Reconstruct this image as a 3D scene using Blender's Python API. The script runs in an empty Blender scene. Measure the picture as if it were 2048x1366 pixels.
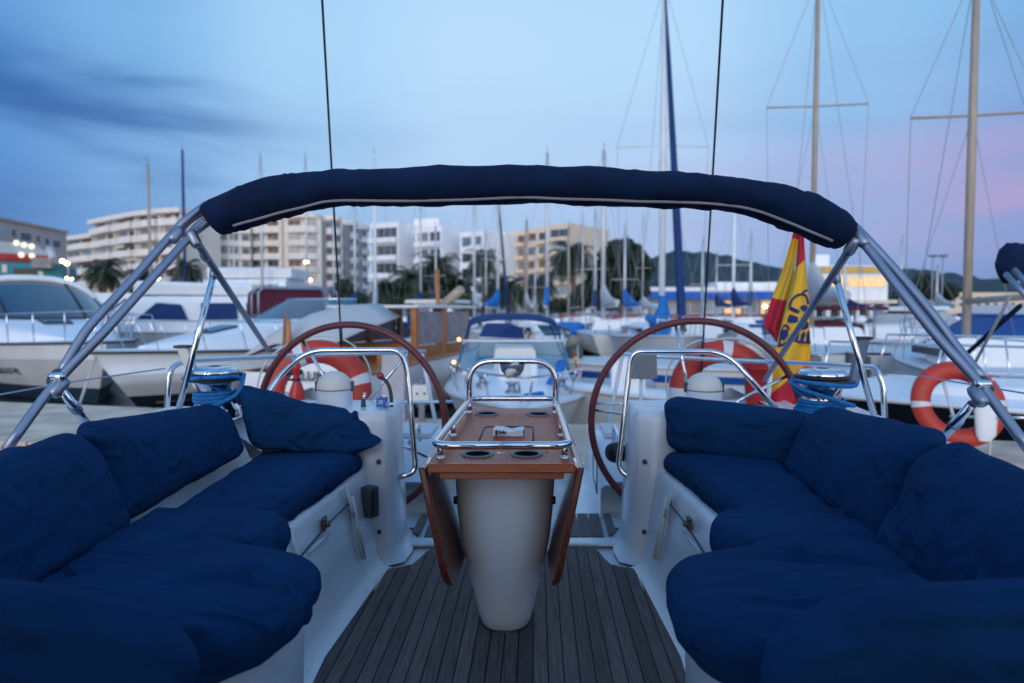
import bpy, bmesh, math, random
import numpy as np
from mathutils import Vector, Matrix, noise

R = math.radians
random.seed(7)
scene = bpy.context.scene
COL = scene.collection

# ------------------------------------------------------------------ camera
CZ, PITCH, F = 1.10, R(2.6), 1365.0
TRIM = R(1.3)            # our own deck rises this much towards the stern
cam_d = bpy.data.cameras.new("camera")
cam = bpy.data.objects.new("camera", cam_d)
COL.objects.link(cam)
cam.location = (0, 0, CZ)
cam.rotation_euler = (R(90) - PITCH, 0, 0)
cam_d.sensor_width = 36.0
cam_d.lens = 36.0 * F / 2048.0
cam_d.clip_start = 0.02
cam_d.clip_end = 6000
cam_d.dof.use_dof = True
cam_d.dof.focus_distance = 2.05
cam_d.dof.aperture_fstop = 2.3
scene.camera = cam
scene.view_settings.view_transform = 'Standard'
scene.view_settings.look = 'None'
scene.view_settings.exposure = 0.0
scene.view_settings.gamma = 1.0
scene.view_settings.use_curve_mapping = False

# ------------------------------------------------------------------ world: dusk sky
world = bpy.data.worlds.new("World")
scene.world = world
world.use_nodes = True
nt = world.node_tree
nt.nodes.clear()


def N(kind, **kw):
    n = nt.nodes.new(kind)
    for k, v in kw.items():
        setattr(n, k, v)
    return n


def ramp(stops, src, interp='EASE'):
    n = N('ShaderNodeValToRGB')
    n.color_ramp.interpolation = interp
    e = n.color_ramp.elements
    while len(e) < len(stops):
        e.new(0.5)
    for i, (p, c) in enumerate(stops):
        e[i].position = p
        e[i].color = (c, c, c, 1) if not isinstance(c, tuple) else (*c, 1)
    nt.links.new(src, n.inputs[0])
    return n.outputs[0]


def mathn(op, a, b=None, clamp=False):
    n = N('ShaderNodeMath', operation=op)
    n.use_clamp = clamp
    for i, v in enumerate((a, b)):
        if v is None:
            continue
        if isinstance(v, (int, float)):
            n.inputs[i].default_value = v
        else:
            nt.links.new(v, n.inputs[i])
    return n.outputs[0]


def mix(fac, a, b, mode='MIX'):
    n = N('ShaderNodeMix', data_type='RGBA', blend_type=mode)
    for sock, v in ((n.inputs[0], fac), (n.inputs[6], a), (n.inputs[7], b)):
        if isinstance(v, tuple):
            sock.default_value = (*v, 1)
        elif isinstance(v, (int, float)):
            sock.default_value = v
        else:
            nt.links.new(v, sock)
    return n.outputs[2]


tc = N('ShaderNodeTexCoord')
sep = N('ShaderNodeSeparateXYZ')
nt.links.new(tc.outputs['Generated'], sep.inputs[0])
SX, SY, SZ = sep.outputs
el = mathn('MAXIMUM', SZ, 0.0)
front = ramp([(0.0, (.29, .47, .76)), (.10, (.35, .54, .83)), (.22, (.44, .65, .91)), (.36, (.47, .70, .94)),
              (.60, (.33, .60, .94)), (1.0, (.18, .43, .86))], el)
back = ramp([(0.0, (1.42, 1.46, 1.60)), (.10, (1.38, 1.46, 1.68)), (.28, (.98, 1.18, 1.52)), (.58, (.40, .62, .98)), (1.0, (.18, .43, .86))], el)
bf = ramp([(0.0, 1.0), (.40, .85), (.62, 0.0), (1.0, 0.0)], mathn('MULTIPLY_ADD', SY, 0.5))
nt.nodes[-1]  # keep
for n_ in nt.nodes:
    if n_.type == 'MATH' and n_.operation == 'MULTIPLY_ADD':
        n_.inputs[2].default_value = 0.5
sky = mix(bf, front, back)
# deep blue towards the left and right, as the dusk falls there
lx = ramp([(0.0, (.14, .34, .62)), (.19, (.17, .39, .67)), (.27, (.42, .64, .84)), (.36, (.78, .90, .97)), (.47, (1, 1, 1)),
           (.60, (.95, .98, 1.0)), (.72, (.58, .76, .90)), (.82, (.32, .54, .76)), (1.0, (.30, .50, .74))],
          mathn('ADD', mathn('MULTIPLY', SX, 0.5), 0.5))
keep = ramp([(0.0, 0.0), (.45, .25), (.60, 1.0), (1.0, 1.0)], mathn('ADD', mathn('MULTIPLY', SY, 0.5), 0.5))
sky = mix(keep, sky, mix(1.0, sky, lx, 'MULTIPLY'))
# soft cloud streaks
mp = N('ShaderNodeMapping')
mp.inputs['Scale'].default_value = (1.5, 1.5, 8.5)
mp.inputs['Rotation'].default_value = (0, R(-9), 0)
nt.links.new(tc.outputs['Generated'], mp.inputs[0])
nz = N('ShaderNodeTexNoise')
nz.inputs['Scale'].default_value = 1.35
nz.inputs['Detail'].default_value = 4
nz.inputs['Roughness'].default_value = .45
nz.inputs['Distortion'].default_value = .35
nt.links.new(mp.outputs[0], nz.inputs['Vector'])
streak = ramp([(0.0, 0.0), (.40, 0.0), (.62, 1.0), (1.0, 1.0)], nz.outputs[0])
cl_el = ramp([(0.0, .25), (.10, .5), (.17, 1.0), (.26, 1.0), (.34, .10), (.5, 0.0), (1, 0.0)], el)
cl_left = ramp([(0.0, 1.0), (.26, 1.0), (.38, .15), (.5, .06), (.72, .12), (.85, .35), (1.0, .35)], mathn('ADD', mathn('MULTIPLY', SX, 0.5), 0.5))
cf = mathn('MULTIPLY', mathn('MULTIPLY', streak, cl_el), cl_left)
sky = mix(mathn('MULTIPLY', cf, .85), sky, (.015, .105, .38))
# rose belt above the horizon on the right
pk_el = ramp([(0.0, .05), (.05, .30), (.13, 1.0), (.175, .9), (.25, .20), (.36, 0.0), (1, 0.0)], el)
pk_x = ramp([(0.0, 0.0), (.5, .10), (.66, .55), (.78, 1.0), (.9, 1.0), (1.0, .4)], mathn('ADD', mathn('MULTIPLY', SX, 0.5), 0.5))
nz2 = N('ShaderNodeTexNoise')
nz2.inputs['Scale'].default_value = 2.6
nz2.inputs['Detail'].default_value = 4
nt.links.new(mp.outputs[0], nz2.inputs['Vector'])
pn = ramp([(0.0, .35), (.35, .55), (.6, 1.0), (1.0, 1.0)], nz2.outputs[0])
pf = mathn('MULTIPLY', mathn('MULTIPLY', mathn('MULTIPLY', pk_el, pk_x), pn), mathn('GREATER_THAN', SY, 0.0))
sky = mix(mathn('MULTIPLY', pf, .66), sky, (.50, .335, .60))
# a trace of physical twilight sky over it
nish = N('ShaderNodeTexSky', sky_type='NISHITA')
nish.sun_disc = False
nish.sun_elevation = R(2.0)
nish.sun_rotation = R(180)
SKY_STRENGTH = 1.0
sky = mix(0.02, sky, nish.outputs[0], 'ADD')
bg = N('ShaderNodeBackground')
nt.links.new(sky, bg.inputs[0])
bg.inputs[1].default_value = SKY_STRENGTH
wo = N('ShaderNodeOutputWorld')
nt.links.new(bg.outputs[0], wo.inputs[0])

# afterglow of the set sun, from behind the camera
sun_d = bpy.data.lights.new("sun", 'SUN')
sun_d.energy = 1.25
sun_d.angle = R(35)
sun_d.color = (1.0, .95, .91)
sun = bpy.data.objects.new("sun", sun_d)
COL.objects.link(sun)
sun.rotation_euler = (R(79), 0, R(-12))

# ------------------------------------------------------------------ pixel helpers (2048 x 1366 measure of the photograph -> place in the marina)
cp, sp = math.cos(PITCH + TRIM), math.sin(PITCH + TRIM)   # while building our own yacht: its deck frame


def ray(px, py):
    u, v = (px - 1024) / F, (py - 683) / F
    return Vector((u, cp - v * sp, -sp - v * cp))


def P(px, py, d):
    r = ray(px, py)
    return Vector((0, 0, CZ)) + r * (d / r.y)


def PZ(px, py, z):
    r = ray(px, py)
    return Vector((0, 0, CZ)) + r * ((z - CZ) / r.z)


def X(px, d, py=640):
    return P(px, py, d).x


def ax(y):                      # centre line of our own boat
    return -0.10 + 0.036 * y


def mir(p):
    p = Vector(p)
    return Vector((2 * ax(p.y) - p.x, p.y, p.z))


# ------------------------------------------------------------------ mesh helpers
class MB:
    def __init__(self):
        self.v, self.f, self.m, self.s = [], [], [], []

    def add(self, vs, fs, mi=0, smooth=False):
        o = len(self.v)
        self.v.extend([tuple(p) for p in vs])
        for f in fs:
            self.f.append([i + o for i in f])
            self.m.append(mi)
            self.s.append(smooth)
        return self

    def hexa(self, c, mi=0):     # 8 corners, bottom ring then top ring
        return self.add(c, [(3, 2, 1, 0), (4, 5, 6, 7), (0, 1, 5, 4), (1, 2, 6, 5), (2, 3, 7, 6), (3, 0, 4, 7)], mi)

    def box(self, x0, x1, y0, y1, z0, z1, mi=0):
        return self.hexa([(x0, y0, z0), (x1, y0, z0), (x1, y1, z0), (x0, y1, z0),
                          (x0, y0, z1), (x1, y0, z1), (x1, y1, z1), (x0, y1, z1)], mi)

    def obox(self, c, ex, ey, ez, mi=0):
        c, ex, ey, ez = map(Vector, (c, ex, ey, ez))
        return self.hexa([c - ex - ey - ez, c + ex - ey - ez, c + ex + ey - ez, c - ex + ey - ez,
                          c - ex - ey + ez, c + ex - ey + ez, c + ex + ey + ez, c - ex + ey + ez], mi)

    def prism(self, poly, off, mi=0, smooth=False):
        n = len(poly)
        a = [Vector(p) for p in poly]
        off = Vector(off)
        b = [p + off for p in a]
        fs = [list(range(n))[::-1], [n + i for i in range(n)]]
        fs += [(i, (i + 1) % n, n + (i + 1) % n, n + i) for i in range(n)]
        return self.add(a + b, fs, mi, smooth)

    def tube(self, pts, r, n=8, closed=False, mi=0, caps=True):
        pts = [Vector(p) for p in pts]
        m = len(pts)
        rs = r if isinstance(r, (list, tuple)) else [r] * m
        vs, prev = [], None
        for i, p in enumerate(pts):
            a = pts[(i - 1) % m] if (closed or i > 0) else p
            b = pts[(i + 1) % m] if (closed or i < m - 1) else p
            t = (b - a)
            if t.length < 1e-9:
                t = Vector((0, 0, 1))
            t.normalize()
            if prev is None:
                up = Vector((0, 0, 1)) if abs(t.z) < .9 else Vector((1, 0, 0))
                s = t.cross(up).normalized()
            else:
                s = (prev - t * prev.dot(t))
                s = s.normalized() if s.length > 1e-6 else t.orthogonal().normalized()
            prev = s
            w = t.cross(s)
            for k in range(n):
                an = 2 * math.pi * k / n
                vs.append(p + (s * math.cos(an) + w * math.sin(an)) * rs[i])
        fs = []
        for i in range(m if closed else m - 1):
            j = (i + 1) % m
            for k in range(n):
                l = (k + 1) % n
                fs.append((i * n + k, i * n + l, j * n + l, j * n + k))
        self.add(vs, fs, mi, True)
        if caps and not closed:
            o = len(self.v) - len(vs)
            self.f.append([o + k for k in range(n)][::-1]); self.m.append(mi); self.s.append(False)
            self.f.append([o + (m - 1) * n + k for k in range(n)]); self.m.append(mi); self.s.append(False)
        return self

    def lathe(self, prof, c, n=20, axis=(0, 0, 1), mi=0, sx=1, sy=1):
        c, axis = Vector(c), Vector(axis).normalized()
        s = axis.orthogonal().normalized() if abs(axis.z) < .99 else Vector((1, 0, 0))
        w = axis.cross(s)
        vs = []
        for r, z in prof:
            for k in range(n):
                an = 2 * math.pi * k / n
                vs.append(c + axis * z + s * (math.cos(an) * r * sx) + w * (math.sin(an) * r * sy))
        fs = []
        for i in range(len(prof) - 1):
            for k in range(n):
                l = (k + 1) % n
                fs.append((i * n + k, i * n + l, (i + 1) * n + l, (i + 1) * n + k))
        self.add(vs, fs, mi, True)
        return self

    def grid(self, rows, mi=0, smooth=True, closed=False):
        n, m = len(rows), len(rows[0])
        fs = []
        for i in range(n - 1):
            for j in range(m if closed else m - 1):
                k = (j + 1) % m
                fs.append((i * m + j, i * m + k, (i + 1) * m + k, (i + 1) * m + j))
        return self.add([p for r in rows for p in r], fs, mi, smooth)

    def cap(self, ring, mi=0):
        return self.add(ring, [list(range(len(ring)))], mi)


def fillet(pts, rad, k=5):
    pts = [Vector(p) for p in pts]
    out = [pts[0]]
    for i in range(1, len(pts) - 1):
        a, b, c = pts[i - 1], pts[i], pts[i + 1]
        r = min(rad, (a - b).length * .48, (c - b).length * .48)
        p, q = b + (a - b).normalized() * r, b + (c - b).normalized() * r
        for j in range(k + 1):
            t = j / k
            out.append(p * (1 - t) ** 2 + b * 2 * t * (1 - t) + q * t * t)
    out.append(pts[-1])
    return out


def smooth_path(pts, k=6):      # Catmull-Rom
    pts = [Vector(p) for p in pts]
    q = [pts[0] * 2 - pts[1]] + pts + [pts[-1] * 2 - pts[-2]]
    out = []
    for i in range(1, len(q) - 2):
        p0, p1, p2, p3 = q[i - 1:i + 3]
        for j in range(k):
            t = j / k
            out.append(.5 * ((2 * p1) + (p2 - p0) * t + (2 * p0 - 5 * p1 + 4 * p2 - p3) * t * t + (3 * p1 - p0 - 3 * p2 + p3) * t ** 3))
    out.append(pts[-1])
    return out


def lerp(xs, ys, x):
    return float(np.interp(x, xs, ys))


BASE = {}


def thing(name, label, cat, loc=(0, 0, 0), group=None):
    o = bpy.data.objects.new(name, None)
    COL.objects.link(o)
    o.location = loc
    o.empty_display_size = .1
    BASE[o.name] = Vector(loc)
    tag(o, label, cat, group)
    return o


def tag(o, label=None, cat=None, group=None, kind=None):
    if label: o['label'] = label
    if cat: o['category'] = cat
    if group: o['group'] = group
    if kind: o['kind'] = kind
    return o


def part(name, mb, mats, parent=None, label=None, bevel=0, solid=0, kind=None, seg=2):
    me = bpy.data.meshes.new(name)
    me.from_pydata(mb.v, [], mb.f)
    if not isinstance(mats, (list, tuple)):
        mats = [mats]
    for m in mats:
        me.materials.append(m)
    if len(mats) > 1:
        me.polygons.foreach_set('material_index', mb.m)
    me.polygons.foreach_set('use_smooth', mb.s)
    me.update()
    o = bpy.data.objects.new(name, me)
    COL.objects.link(o)
    if parent is not None:
        o.parent = parent
        if parent.name in BASE:
            o.matrix_parent_inverse = Matrix.Translation(-BASE[parent.name])
    if label: o['label'] = label
    if kind: o['kind'] = kind
    if solid:
        s = o.modifiers.new('thickness', 'SOLIDIFY'); s.thickness = solid; s.offset = 0
    if bevel:
        b = o.modifiers.new('bevel', 'BEVEL'); b.width = bevel; b.segments = seg; b.limit_method = 'ANGLE'; b.angle_limit = R(35)
        b.harden_normals = False
    return o


def share(name, src, parent, matrix=None):
    o = bpy.data.objects.new(name, src.data)
    COL.objects.link(o)
    o.parent = parent
    if matrix is not None:
        o.matrix_local = matrix
    for m in src.modifiers:
        if m.type == 'BEVEL':
            b = o.modifiers.new('bevel', 'BEVEL'); b.width = m.width; b.segments = m.segments; b.limit_method = 'ANGLE'
    return o


def copy_tree(o, parent=None):
    c = o.copy()
    COL.objects.link(c)
    if parent is not None:
        c.parent = parent
    for ch in [x for x in KIDS.get(o.name, [])] or list(o.children):
        copy_tree(ch, c)
    return c


KIDS = {}


def structure(name, mb, m, **kw):
    o = part(name, mb, m, **kw)
    o['kind'] = 'structure'
    return o


def text_mb(mb, txt, origin, ex, ez, size, mi=0, depth=.002):
    cu = bpy.data.curves.new('lettering', 'FONT')
    cu.body = txt
    cu.size = size
    cu.extrude = depth
    cu.resolution_u = 3
    cu.offset = size * .025
    t = bpy.data.objects.new('lettering', cu)
    COL.objects.link(t)
    dg = bpy.context.evaluated_depsgraph_get()
    me = bpy.data.meshes.new_from_object(t.evaluated_get(dg))
    ex, ez = Vector(ex).normalized(), Vector(ez).normalized()
    ny = ex.cross(ez)
    o = Vector(origin)
    mb.add([o + ex * v.co.x + ez * v.co.y + ny * v.co.z for v in me.vertices], [list(p.vertices) for p in me.polygons], mi)
    bpy.data.objects.remove(t)
    bpy.data.meshes.remove(me)
    bpy.data.curves.remove(cu)


# ------------------------------------------------------------------ materials
def mat(name, col, rough=.5, metal=0, var=.10, scale=6, bump=0, bscale=80, coat=0, spec=.5, sheen=0, emis=0, stretch=(1, 1, 1),
        alpha=1, trans=0, col2=None, bdist=.004, detail=5, rvar=.12):
    m = bpy.data.materials.new(name)
    m.use_nodes = True
    t = m.node_tree
    b = t.nodes['Principled BSDF']
    L = t.links.new

    def n(k):
        return t.nodes.new(k)
    tcn = n('ShaderNodeTexCoord')
    mpn = n('ShaderNodeMapping')
    mpn.inputs['Scale'].default_value = stretch
    L(tcn.outputs['Object'], mpn.inputs[0])
    nz = n('ShaderNodeTexNoise')
    nz.inputs['Scale'].default_value = scale
    nz.inputs['Detail'].default_value = detail
    L(mpn.outputs[0], nz.inputs['Vector'])
    cr = n('ShaderNodeValToRGB')
    c2 = col2 or tuple(min(1, c * (1 + var)) for c in col)
    c1 = col if col2 else tuple(c * (1 - var) for c in col)
    cr.color_ramp.elements[0].position = .32
    cr.color_ramp.elements[1].position = .68
    cr.color_ramp.elements[0].color = (*c1, 1)
    cr.color_ramp.elements[1].color = (*c2, 1)
    L(nz.outputs[0], cr.inputs[0])
    L(cr.outputs[0], b.inputs['Base Color'])
    mr = n('ShaderNodeMapRange')
    mr.inputs[3].default_value = max(.02, rough - rvar * rough)
    mr.inputs[4].default_value = min(1, rough + rvar * rough)
    L(nz.outputs[0], mr.inputs[0])
    L(mr.outputs[0], b.inputs['Roughness'])
    b.inputs['Metallic'].default_value = metal
    b.inputs['Specular IOR Level'].default_value = spec
    if coat:
        b.inputs['Coat Weight'].default_value = coat
        b.inputs['Coat Roughness'].default_value = .08
    if sheen:
        b.inputs['Sheen Weight'].default_value = sheen
        b.inputs['Sheen Roughness'].default_value = .5
        b.inputs['Sheen Tint'].default_value = (*[min(1, c * 4 + .05) for c in col], 1)
    if bump:
        nb = n('ShaderNodeTexNoise')
        nb.inputs['Scale'].default_value = bscale
        nb.inputs['Detail'].default_value = 4
        L(mpn.outputs[0], nb.inputs['Vector'])
        bp = n('ShaderNodeBump')
        bp.inputs['Strength'].default_value = bump
        bp.inputs['Distance'].default_value = bdist
        L(nb.outputs[0], bp.inputs['Height'])
        L(bp.outputs[0], b.inputs['Normal'])
    if emis:
        L(cr.outputs[0], b.inputs['Emission Color'])
        b.inputs['Emission Strength'].default_value = emis
    if trans:
        b.inputs['Transmission Weight'].default_value = trans
        b.inputs['IOR'].default_value = 1.1
    if alpha < 1:
        b.inputs['Alpha'].default_value = alpha
    return m


M = {}
M['gel'] = mat('white_gelcoat', (.66, .70, .745), .30, var=.07, scale=5, rvar=.35, coat=.25, bump=.06, bscale=35)
M['gel_grip'] = mat('textured_gelcoat', (.58, .60, .62), .55, var=.07, scale=14, bump=.25, bscale=260)
M['vinyl'] = mat('dimming_hood_vinyl', (.05, .06, .07), .15, alpha=.68)  # smoked pane of the added hood, dims the glow from behind the viewer
M['boat_gel'] = mat('boat_white_gelcoat', (.80, .82, .84), .32, var=.05, scale=2, coat=.15)
M['mauve_pane'] = mat('old_window_pane', (.26, .23, .24), .2, var=.2, spec=.6)
M['gel_cream'] = mat('cream_gelcoat', (.66, .65, .60), .4, var=.07, scale=3)
M['ped'] = mat('pedestal_paint', (.64, .67, .70), .30, var=.04, scale=4, coat=.15, bump=.05, bscale=50)
M['steel'] = mat('polished_steel', (.70, .71, .73), .10, metal=1, var=.05, scale=20)
M['alu'] = mat('anodised_aluminium', (.30, .34, .42), .48, metal=1, var=.06, scale=16)
M['alu_mast'] = mat('mast_aluminium', (.60, .60, .60), .45, metal=.4, var=.08, scale=3)
M['navy'] = mat('navy_canvas', (.002, .012, .045), .95, var=.3, scale=7, bump=.3, bscale=500, sheen=.0, spec=.2)
M['terry'] = mat('blue_terry_cloth', (.0047, .037, .108), .95, var=.12, scale=5, bump=.5, bscale=300, sheen=.0, spec=.10, bdist=.006)
M['piping'] = mat('white_piping', (.62, .62, .64), .5)
M['piping_grey'] = mat('grey_piping', (.20, .20, .23), .6)
M['well'] = mat('cup_shade_black', (.004, .004, .004), 1.0, spec=0)  # near-black for the shade inside the cup wells
M['teak'] = mat('weathered_teak', (.056, .040, .037), .72, var=.0, col2=(.128, .095, .086), scale=7, stretch=(16, .9, 6), bump=.5, bscale=60, bdist=.002)
M['teak_dark'] = mat('weathered_teak_damp', (.036, .026, .024), .6, col2=(.080, .058, .053), scale=6, stretch=(18, .8, 6), bump=.5, bscale=60, bdist=.002)
M['teak_pale'] = mat('weathered_teak_bleached', (.082, .062, .056), .74, col2=(.178, .138, .124), scale=8, stretch=(20, .9, 6), bump=.5, bscale=60, bdist=.002)
M['caulk'] = mat('black_caulk', (.012, .012, .014), .7)
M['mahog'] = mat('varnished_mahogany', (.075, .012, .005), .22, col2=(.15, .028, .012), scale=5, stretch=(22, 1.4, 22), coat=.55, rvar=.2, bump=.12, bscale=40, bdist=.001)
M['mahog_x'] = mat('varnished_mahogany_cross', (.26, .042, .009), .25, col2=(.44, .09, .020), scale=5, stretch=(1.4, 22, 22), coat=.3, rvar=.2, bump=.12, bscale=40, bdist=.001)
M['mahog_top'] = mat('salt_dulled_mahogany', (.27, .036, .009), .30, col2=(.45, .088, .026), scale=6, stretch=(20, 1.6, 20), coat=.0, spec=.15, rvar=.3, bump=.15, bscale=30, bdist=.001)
M['wood'] = mat('orange_varnished_wood', (.30, .10, .025), .35, col2=(.45, .17, .05), scale=4, stretch=(3, 3, 12), coat=.3)
M['wood_pale'] = mat('varnished_spar_wood', (.33, .26, .20), .45, col2=(.42, .34, .26), scale=3, stretch=(8, 8, 1))
M['black'] = mat('black_plastic', (.012, .012, .014), .45, var=.2)
M['grey'] = mat('grey_plastic', (.17, .18, .20), .5)
M['darkgrey'] = mat('dark_grey_plastic', (.05, .06, .07), .5)
M['rim'] = mat('burgundy_leather', (.13, .022, .027), .42, var=.2, scale=30, bump=.2, bscale=220, bdist=.001)
M['buoy'] = mat('orange_red_buoy', (.47, .034, .020), .55, var=.12, scale=5, bump=.12, bscale=60)
M['red'] = mat('red_plastic', (.52, .02, .015), .35)
M['dark_red'] = mat('dark_red_knob', (.30, .012, .015), .3, coat=.4)
M['tape'] = mat('reflective_tape', (.62, .63, .63), .4, var=.08)
M['rope_w'] = mat('white_rope', (.55, .55, .55), .8, bump=.5, bscale=300)
M['rope_b'] = mat('blue_rope', (.006, .16, .42), .75, var=.25, scale=60, bump=.6, bscale=300, bdist=.003)
M['wire'] = mat('rigging_wire', (.03, .04, .055), .4, metal=.6)
M['wire_grey'] = mat('grey_rigging_wire', (.30, .31, .34), .5)
M['glass'] = mat('smoked_glass', (.012, .035, .065), .06, var=.2, spec=.8, coat=.3)
M['glass_teal'] = mat('tinted_windscreen', (.09, .24, .32), .08, var=.15, spec=.7, alpha=.55)
M['canopy'] = mat('cream_canvas', (.50, .50, .50), .85, var=.06, scale=4, bump=.2, bscale=120)
M['burg'] = mat('burgundy_canvas', (.085, .012, .028), .9, var=.2, bump=.2, bscale=150)
M['blue_c'] = mat('bright_blue_canvas', (.010, .16, .50), .85, var=.18, bump=.2, bscale=120)
M['blue_d'] = mat('deep_blue_canvas', (.006, .035, .14), .85, var=.2, bump=.2, bscale=120)
M['blue_tarp'] = mat('royal_blue_tarpaulin', (.007, .065, .24), .7, var=.2, bump=.2, bscale=50)
M['hull_w'] = mat('white_hull', (.80, .82, .84), .35, var=.06, scale=2)
M['hull_grey'] = mat('grey_hull', (.54, .55, .55), .4, var=.06, scale=2)
M['hull_black'] = mat('black_hull', (.010, .012, .018), .2, var=.2, coat=.4)
M['anti'] = mat('dark_antifouling', (.008, .03, .05), .7)
M['anti_blue'] = mat('navy_antifouling', (.008, .012, .04), .7)
M['stripe_b'] = mat('blue_stripe', (.01, .10, .40), .4)
M['stripe_k'] = mat('black_stripe', (.015, .018, .025), .3)
M['stripe_r'] = mat('red_stripe', (.5, .02, .03), .4)
M['ink'] = mat('dark_lettering', (.03, .035, .05), .5)
M['rubber'] = mat('pale_fender_rubber', (.50, .50, .46), .5)
M['inflat'] = mat('pale_grey_inflatable', (.42, .44, .47), .6)
M['flag_r'] = mat('flag_red', (.50, .012, .035), .9, var=.08, bump=.2, bscale=300)
M['flag_y'] = mat('flag_yellow', (.78, .43, .025), .9, var=.06, bump=.2, bscale=300)
M['flag_b'] = mat('flag_blue', (.012, .025, .15), .9, var=.1)
M['concrete'] = mat('pontoon_concrete', (.62, .47, .35), .85, var=.25, scale=2.2, bump=.4, bscale=40, bdist=.01)
M['card'] = mat('white_card', (.74, .76, .78), .5, var=.04, scale=40)
M['screenblue'] = mat('blue_printed_card', (.02, .14, .50), .4, var=.3, scale=40)
M['bronze'] = mat('corroded_latch', (.16, .11, .08), .5, metal=.6, var=.5, scale=60)


# creases in the loose terry covers: stretched, warped noise under the fine pile
_t = M['terry'].node_tree
_b = _t.nodes['Principled BSDF']
_pile = _b.inputs['Normal'].links[0].from_node
_tc = _t.nodes.new('ShaderNodeTexCoord')
_mp = _t.nodes.new('ShaderNodeMapping')
_mp.inputs['Scale'].default_value = (1.0, 3.2, 3.2)
_mp.inputs['Rotation'].default_value = (0, R(12), R(24))
_nz = _t.nodes.new('ShaderNodeTexNoise')
_nz.noise_type = 'RIDGED_MULTIFRACTAL'
_nz.inputs['Scale'].default_value = 4.5
_nz.inputs['Detail'].default_value = 3
_nz.inputs['Distortion'].default_value = .7
_ms = _t.nodes.new('ShaderNodeTexNoise')
_ms.inputs['Scale'].default_value = 3.0
_mm = _t.nodes.new('ShaderNodeMath')
_mm.operation = 'MULTIPLY'
_bp = _t.nodes.new('ShaderNodeBump')
_bp.inputs['Strength'].default_value = .9
_bp.inputs['Distance'].default_value = .05
_t.links.new(_tc.outputs['Object'], _mp.inputs[0])
_t.links.new(_mp.outputs[0], _nz.inputs['Vector'])
_t.links.new(_tc.outputs['Object'], _ms.inputs['Vector'])
_t.links.new(_nz.outputs[0], _mm.inputs[0])
_t.links.new(_ms.outputs[0], _mm.inputs[1])
_t.links.new(_mm.outputs[0], _bp.inputs['Height'])
_t.links.new(_bp.outputs[0], _pile.inputs['Normal'])
# ================================================================== OUR OWN YACHT: cockpit moulding
yacht = thing('sailing_yacht', 'white sailing yacht whose open cockpit with teak sole and benches fills the foreground', 'sailing yacht', (0, 1.5, 0))


def side(pts, s):
    """left-hand points; s=+1 mirrors them to the right bench"""
    return [Vector(p) if s < 0 else mir(p) for p in pts]


BENCH = [(-.62, .35), (-.60, .8), (-.575, 1.12), (-.515, 1.30), (-.500, 1.60), (-.515, 1.64), (-.60, 1.67), (-.66, 1.78), (-.685, 2.0), (-.655, 2.3), (-.62, 2.55), (-.585, 2.80)]
FOOT = [(-.60, .35), (-.58, .8), (-.56, 1.12), (-.505, 1.30), (-.495, 1.60), (-.51, 1.64), (-.58, 1.67), (-.60, 1.78), (-.605, 2.0), (-.575, 2.3), (-.55, 2.55), (-.53, 2.69)]
SEAT_Z = .395
for s in (-1, 1):
    mb = MB()
    sec = []
    for (bx, by), (fx, fy) in zip(BENCH, FOOT):
        out = -1.16
        # profile from the coaming edge down over the bench to the sole
        k = .045 if fy > 1.66 else .012
        prof = [(-1.46, by, .44), (-1.46, by, .60), (-1.42, by, .64), (-1.22, by, .64), (-1.17, by, .61), (-1.09, by, SEAT_Z + .03), (-1.05, by, SEAT_Z),
                (bx - .03, by, SEAT_Z), (bx - .008, by, SEAT_Z - .008), (bx, by, SEAT_Z - .03), (bx * .4 + fx * .6 - .01, by * .4 + fy * .6, .15), (fx - .012, fy, k), (fx + k * .3, fy, .012), (fx + k, fy, .002)]
        sec.append(side(prof, s))
    mb.grid(sec)
    part('bench', mb, M['gel'], yacht)

# locker lids: proud panel with a dark joint, fiddle ridge, bronze latch and hinge
for s in (-1, 1):
    def wallpt(y, z):
        bx = lerp([b[1] for b in BENCH], [b[0] for b in BENCH], y)
        fx = lerp([b[1] for b in FOOT], [b[0] for b in FOOT], y)
        t = z / SEAT_Z
        return Vector((fx + (bx - fx) * (t if t < .4 else .4 + (t - .4)) + .006, y, z))
    mb = MB()
    path = [(1.98, .29), (2.30, .315), (2.53, .325)]
    mb.tube(side([wallpt(*q) for q in path], s), .0035, 6)
    part('lid_joint', mb, M['darkgrey'], yacht)
    mb = MB()
    mb.tube(side([wallpt(2.53, .34), wallpt(2.53, .10)], s), .011, 8)
    part('drain_channel', mb, M['gel_cream'], yacht)
    mb = MB()
    mb.tube(side([wallpt(2.12, .285), wallpt(2.30, .285)], s), .006, 8)
    part('lid_ridge', mb, M['gel'], yacht)
    mb = MB()
    c = wallpt(2.27, .325)
    c = c if s < 0 else mir(c)
    mb.obox(c, (.006, 0, 0), (0, .018, 0), (0, 0, .022))
    mb.lathe([(0, 0), (.011, 0), (.011, .02), (0, .02)], c, 10, (-s, 0, 0))
    part('latch', mb, M['bronze'], yacht, bevel=.002)
    for yy in (2.50, 2.03):
        mb = MB()
        a = [wallpt(yy, .39) + Vector((.004, 0, 0)), wallpt(yy, .31) + Vector((.006, 0, 0)), wallpt(yy + .01, .27) + Vector((.006, 0, 0))]
        a = side(a, s)
        rows = [[p + Vector((0, -.014, 0)), p + Vector((0, .014, 0))] for p in a]
        mb.grid(rows)
        part('webbing_strap', mb, M['piping'], yacht, solid=.004)

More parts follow.
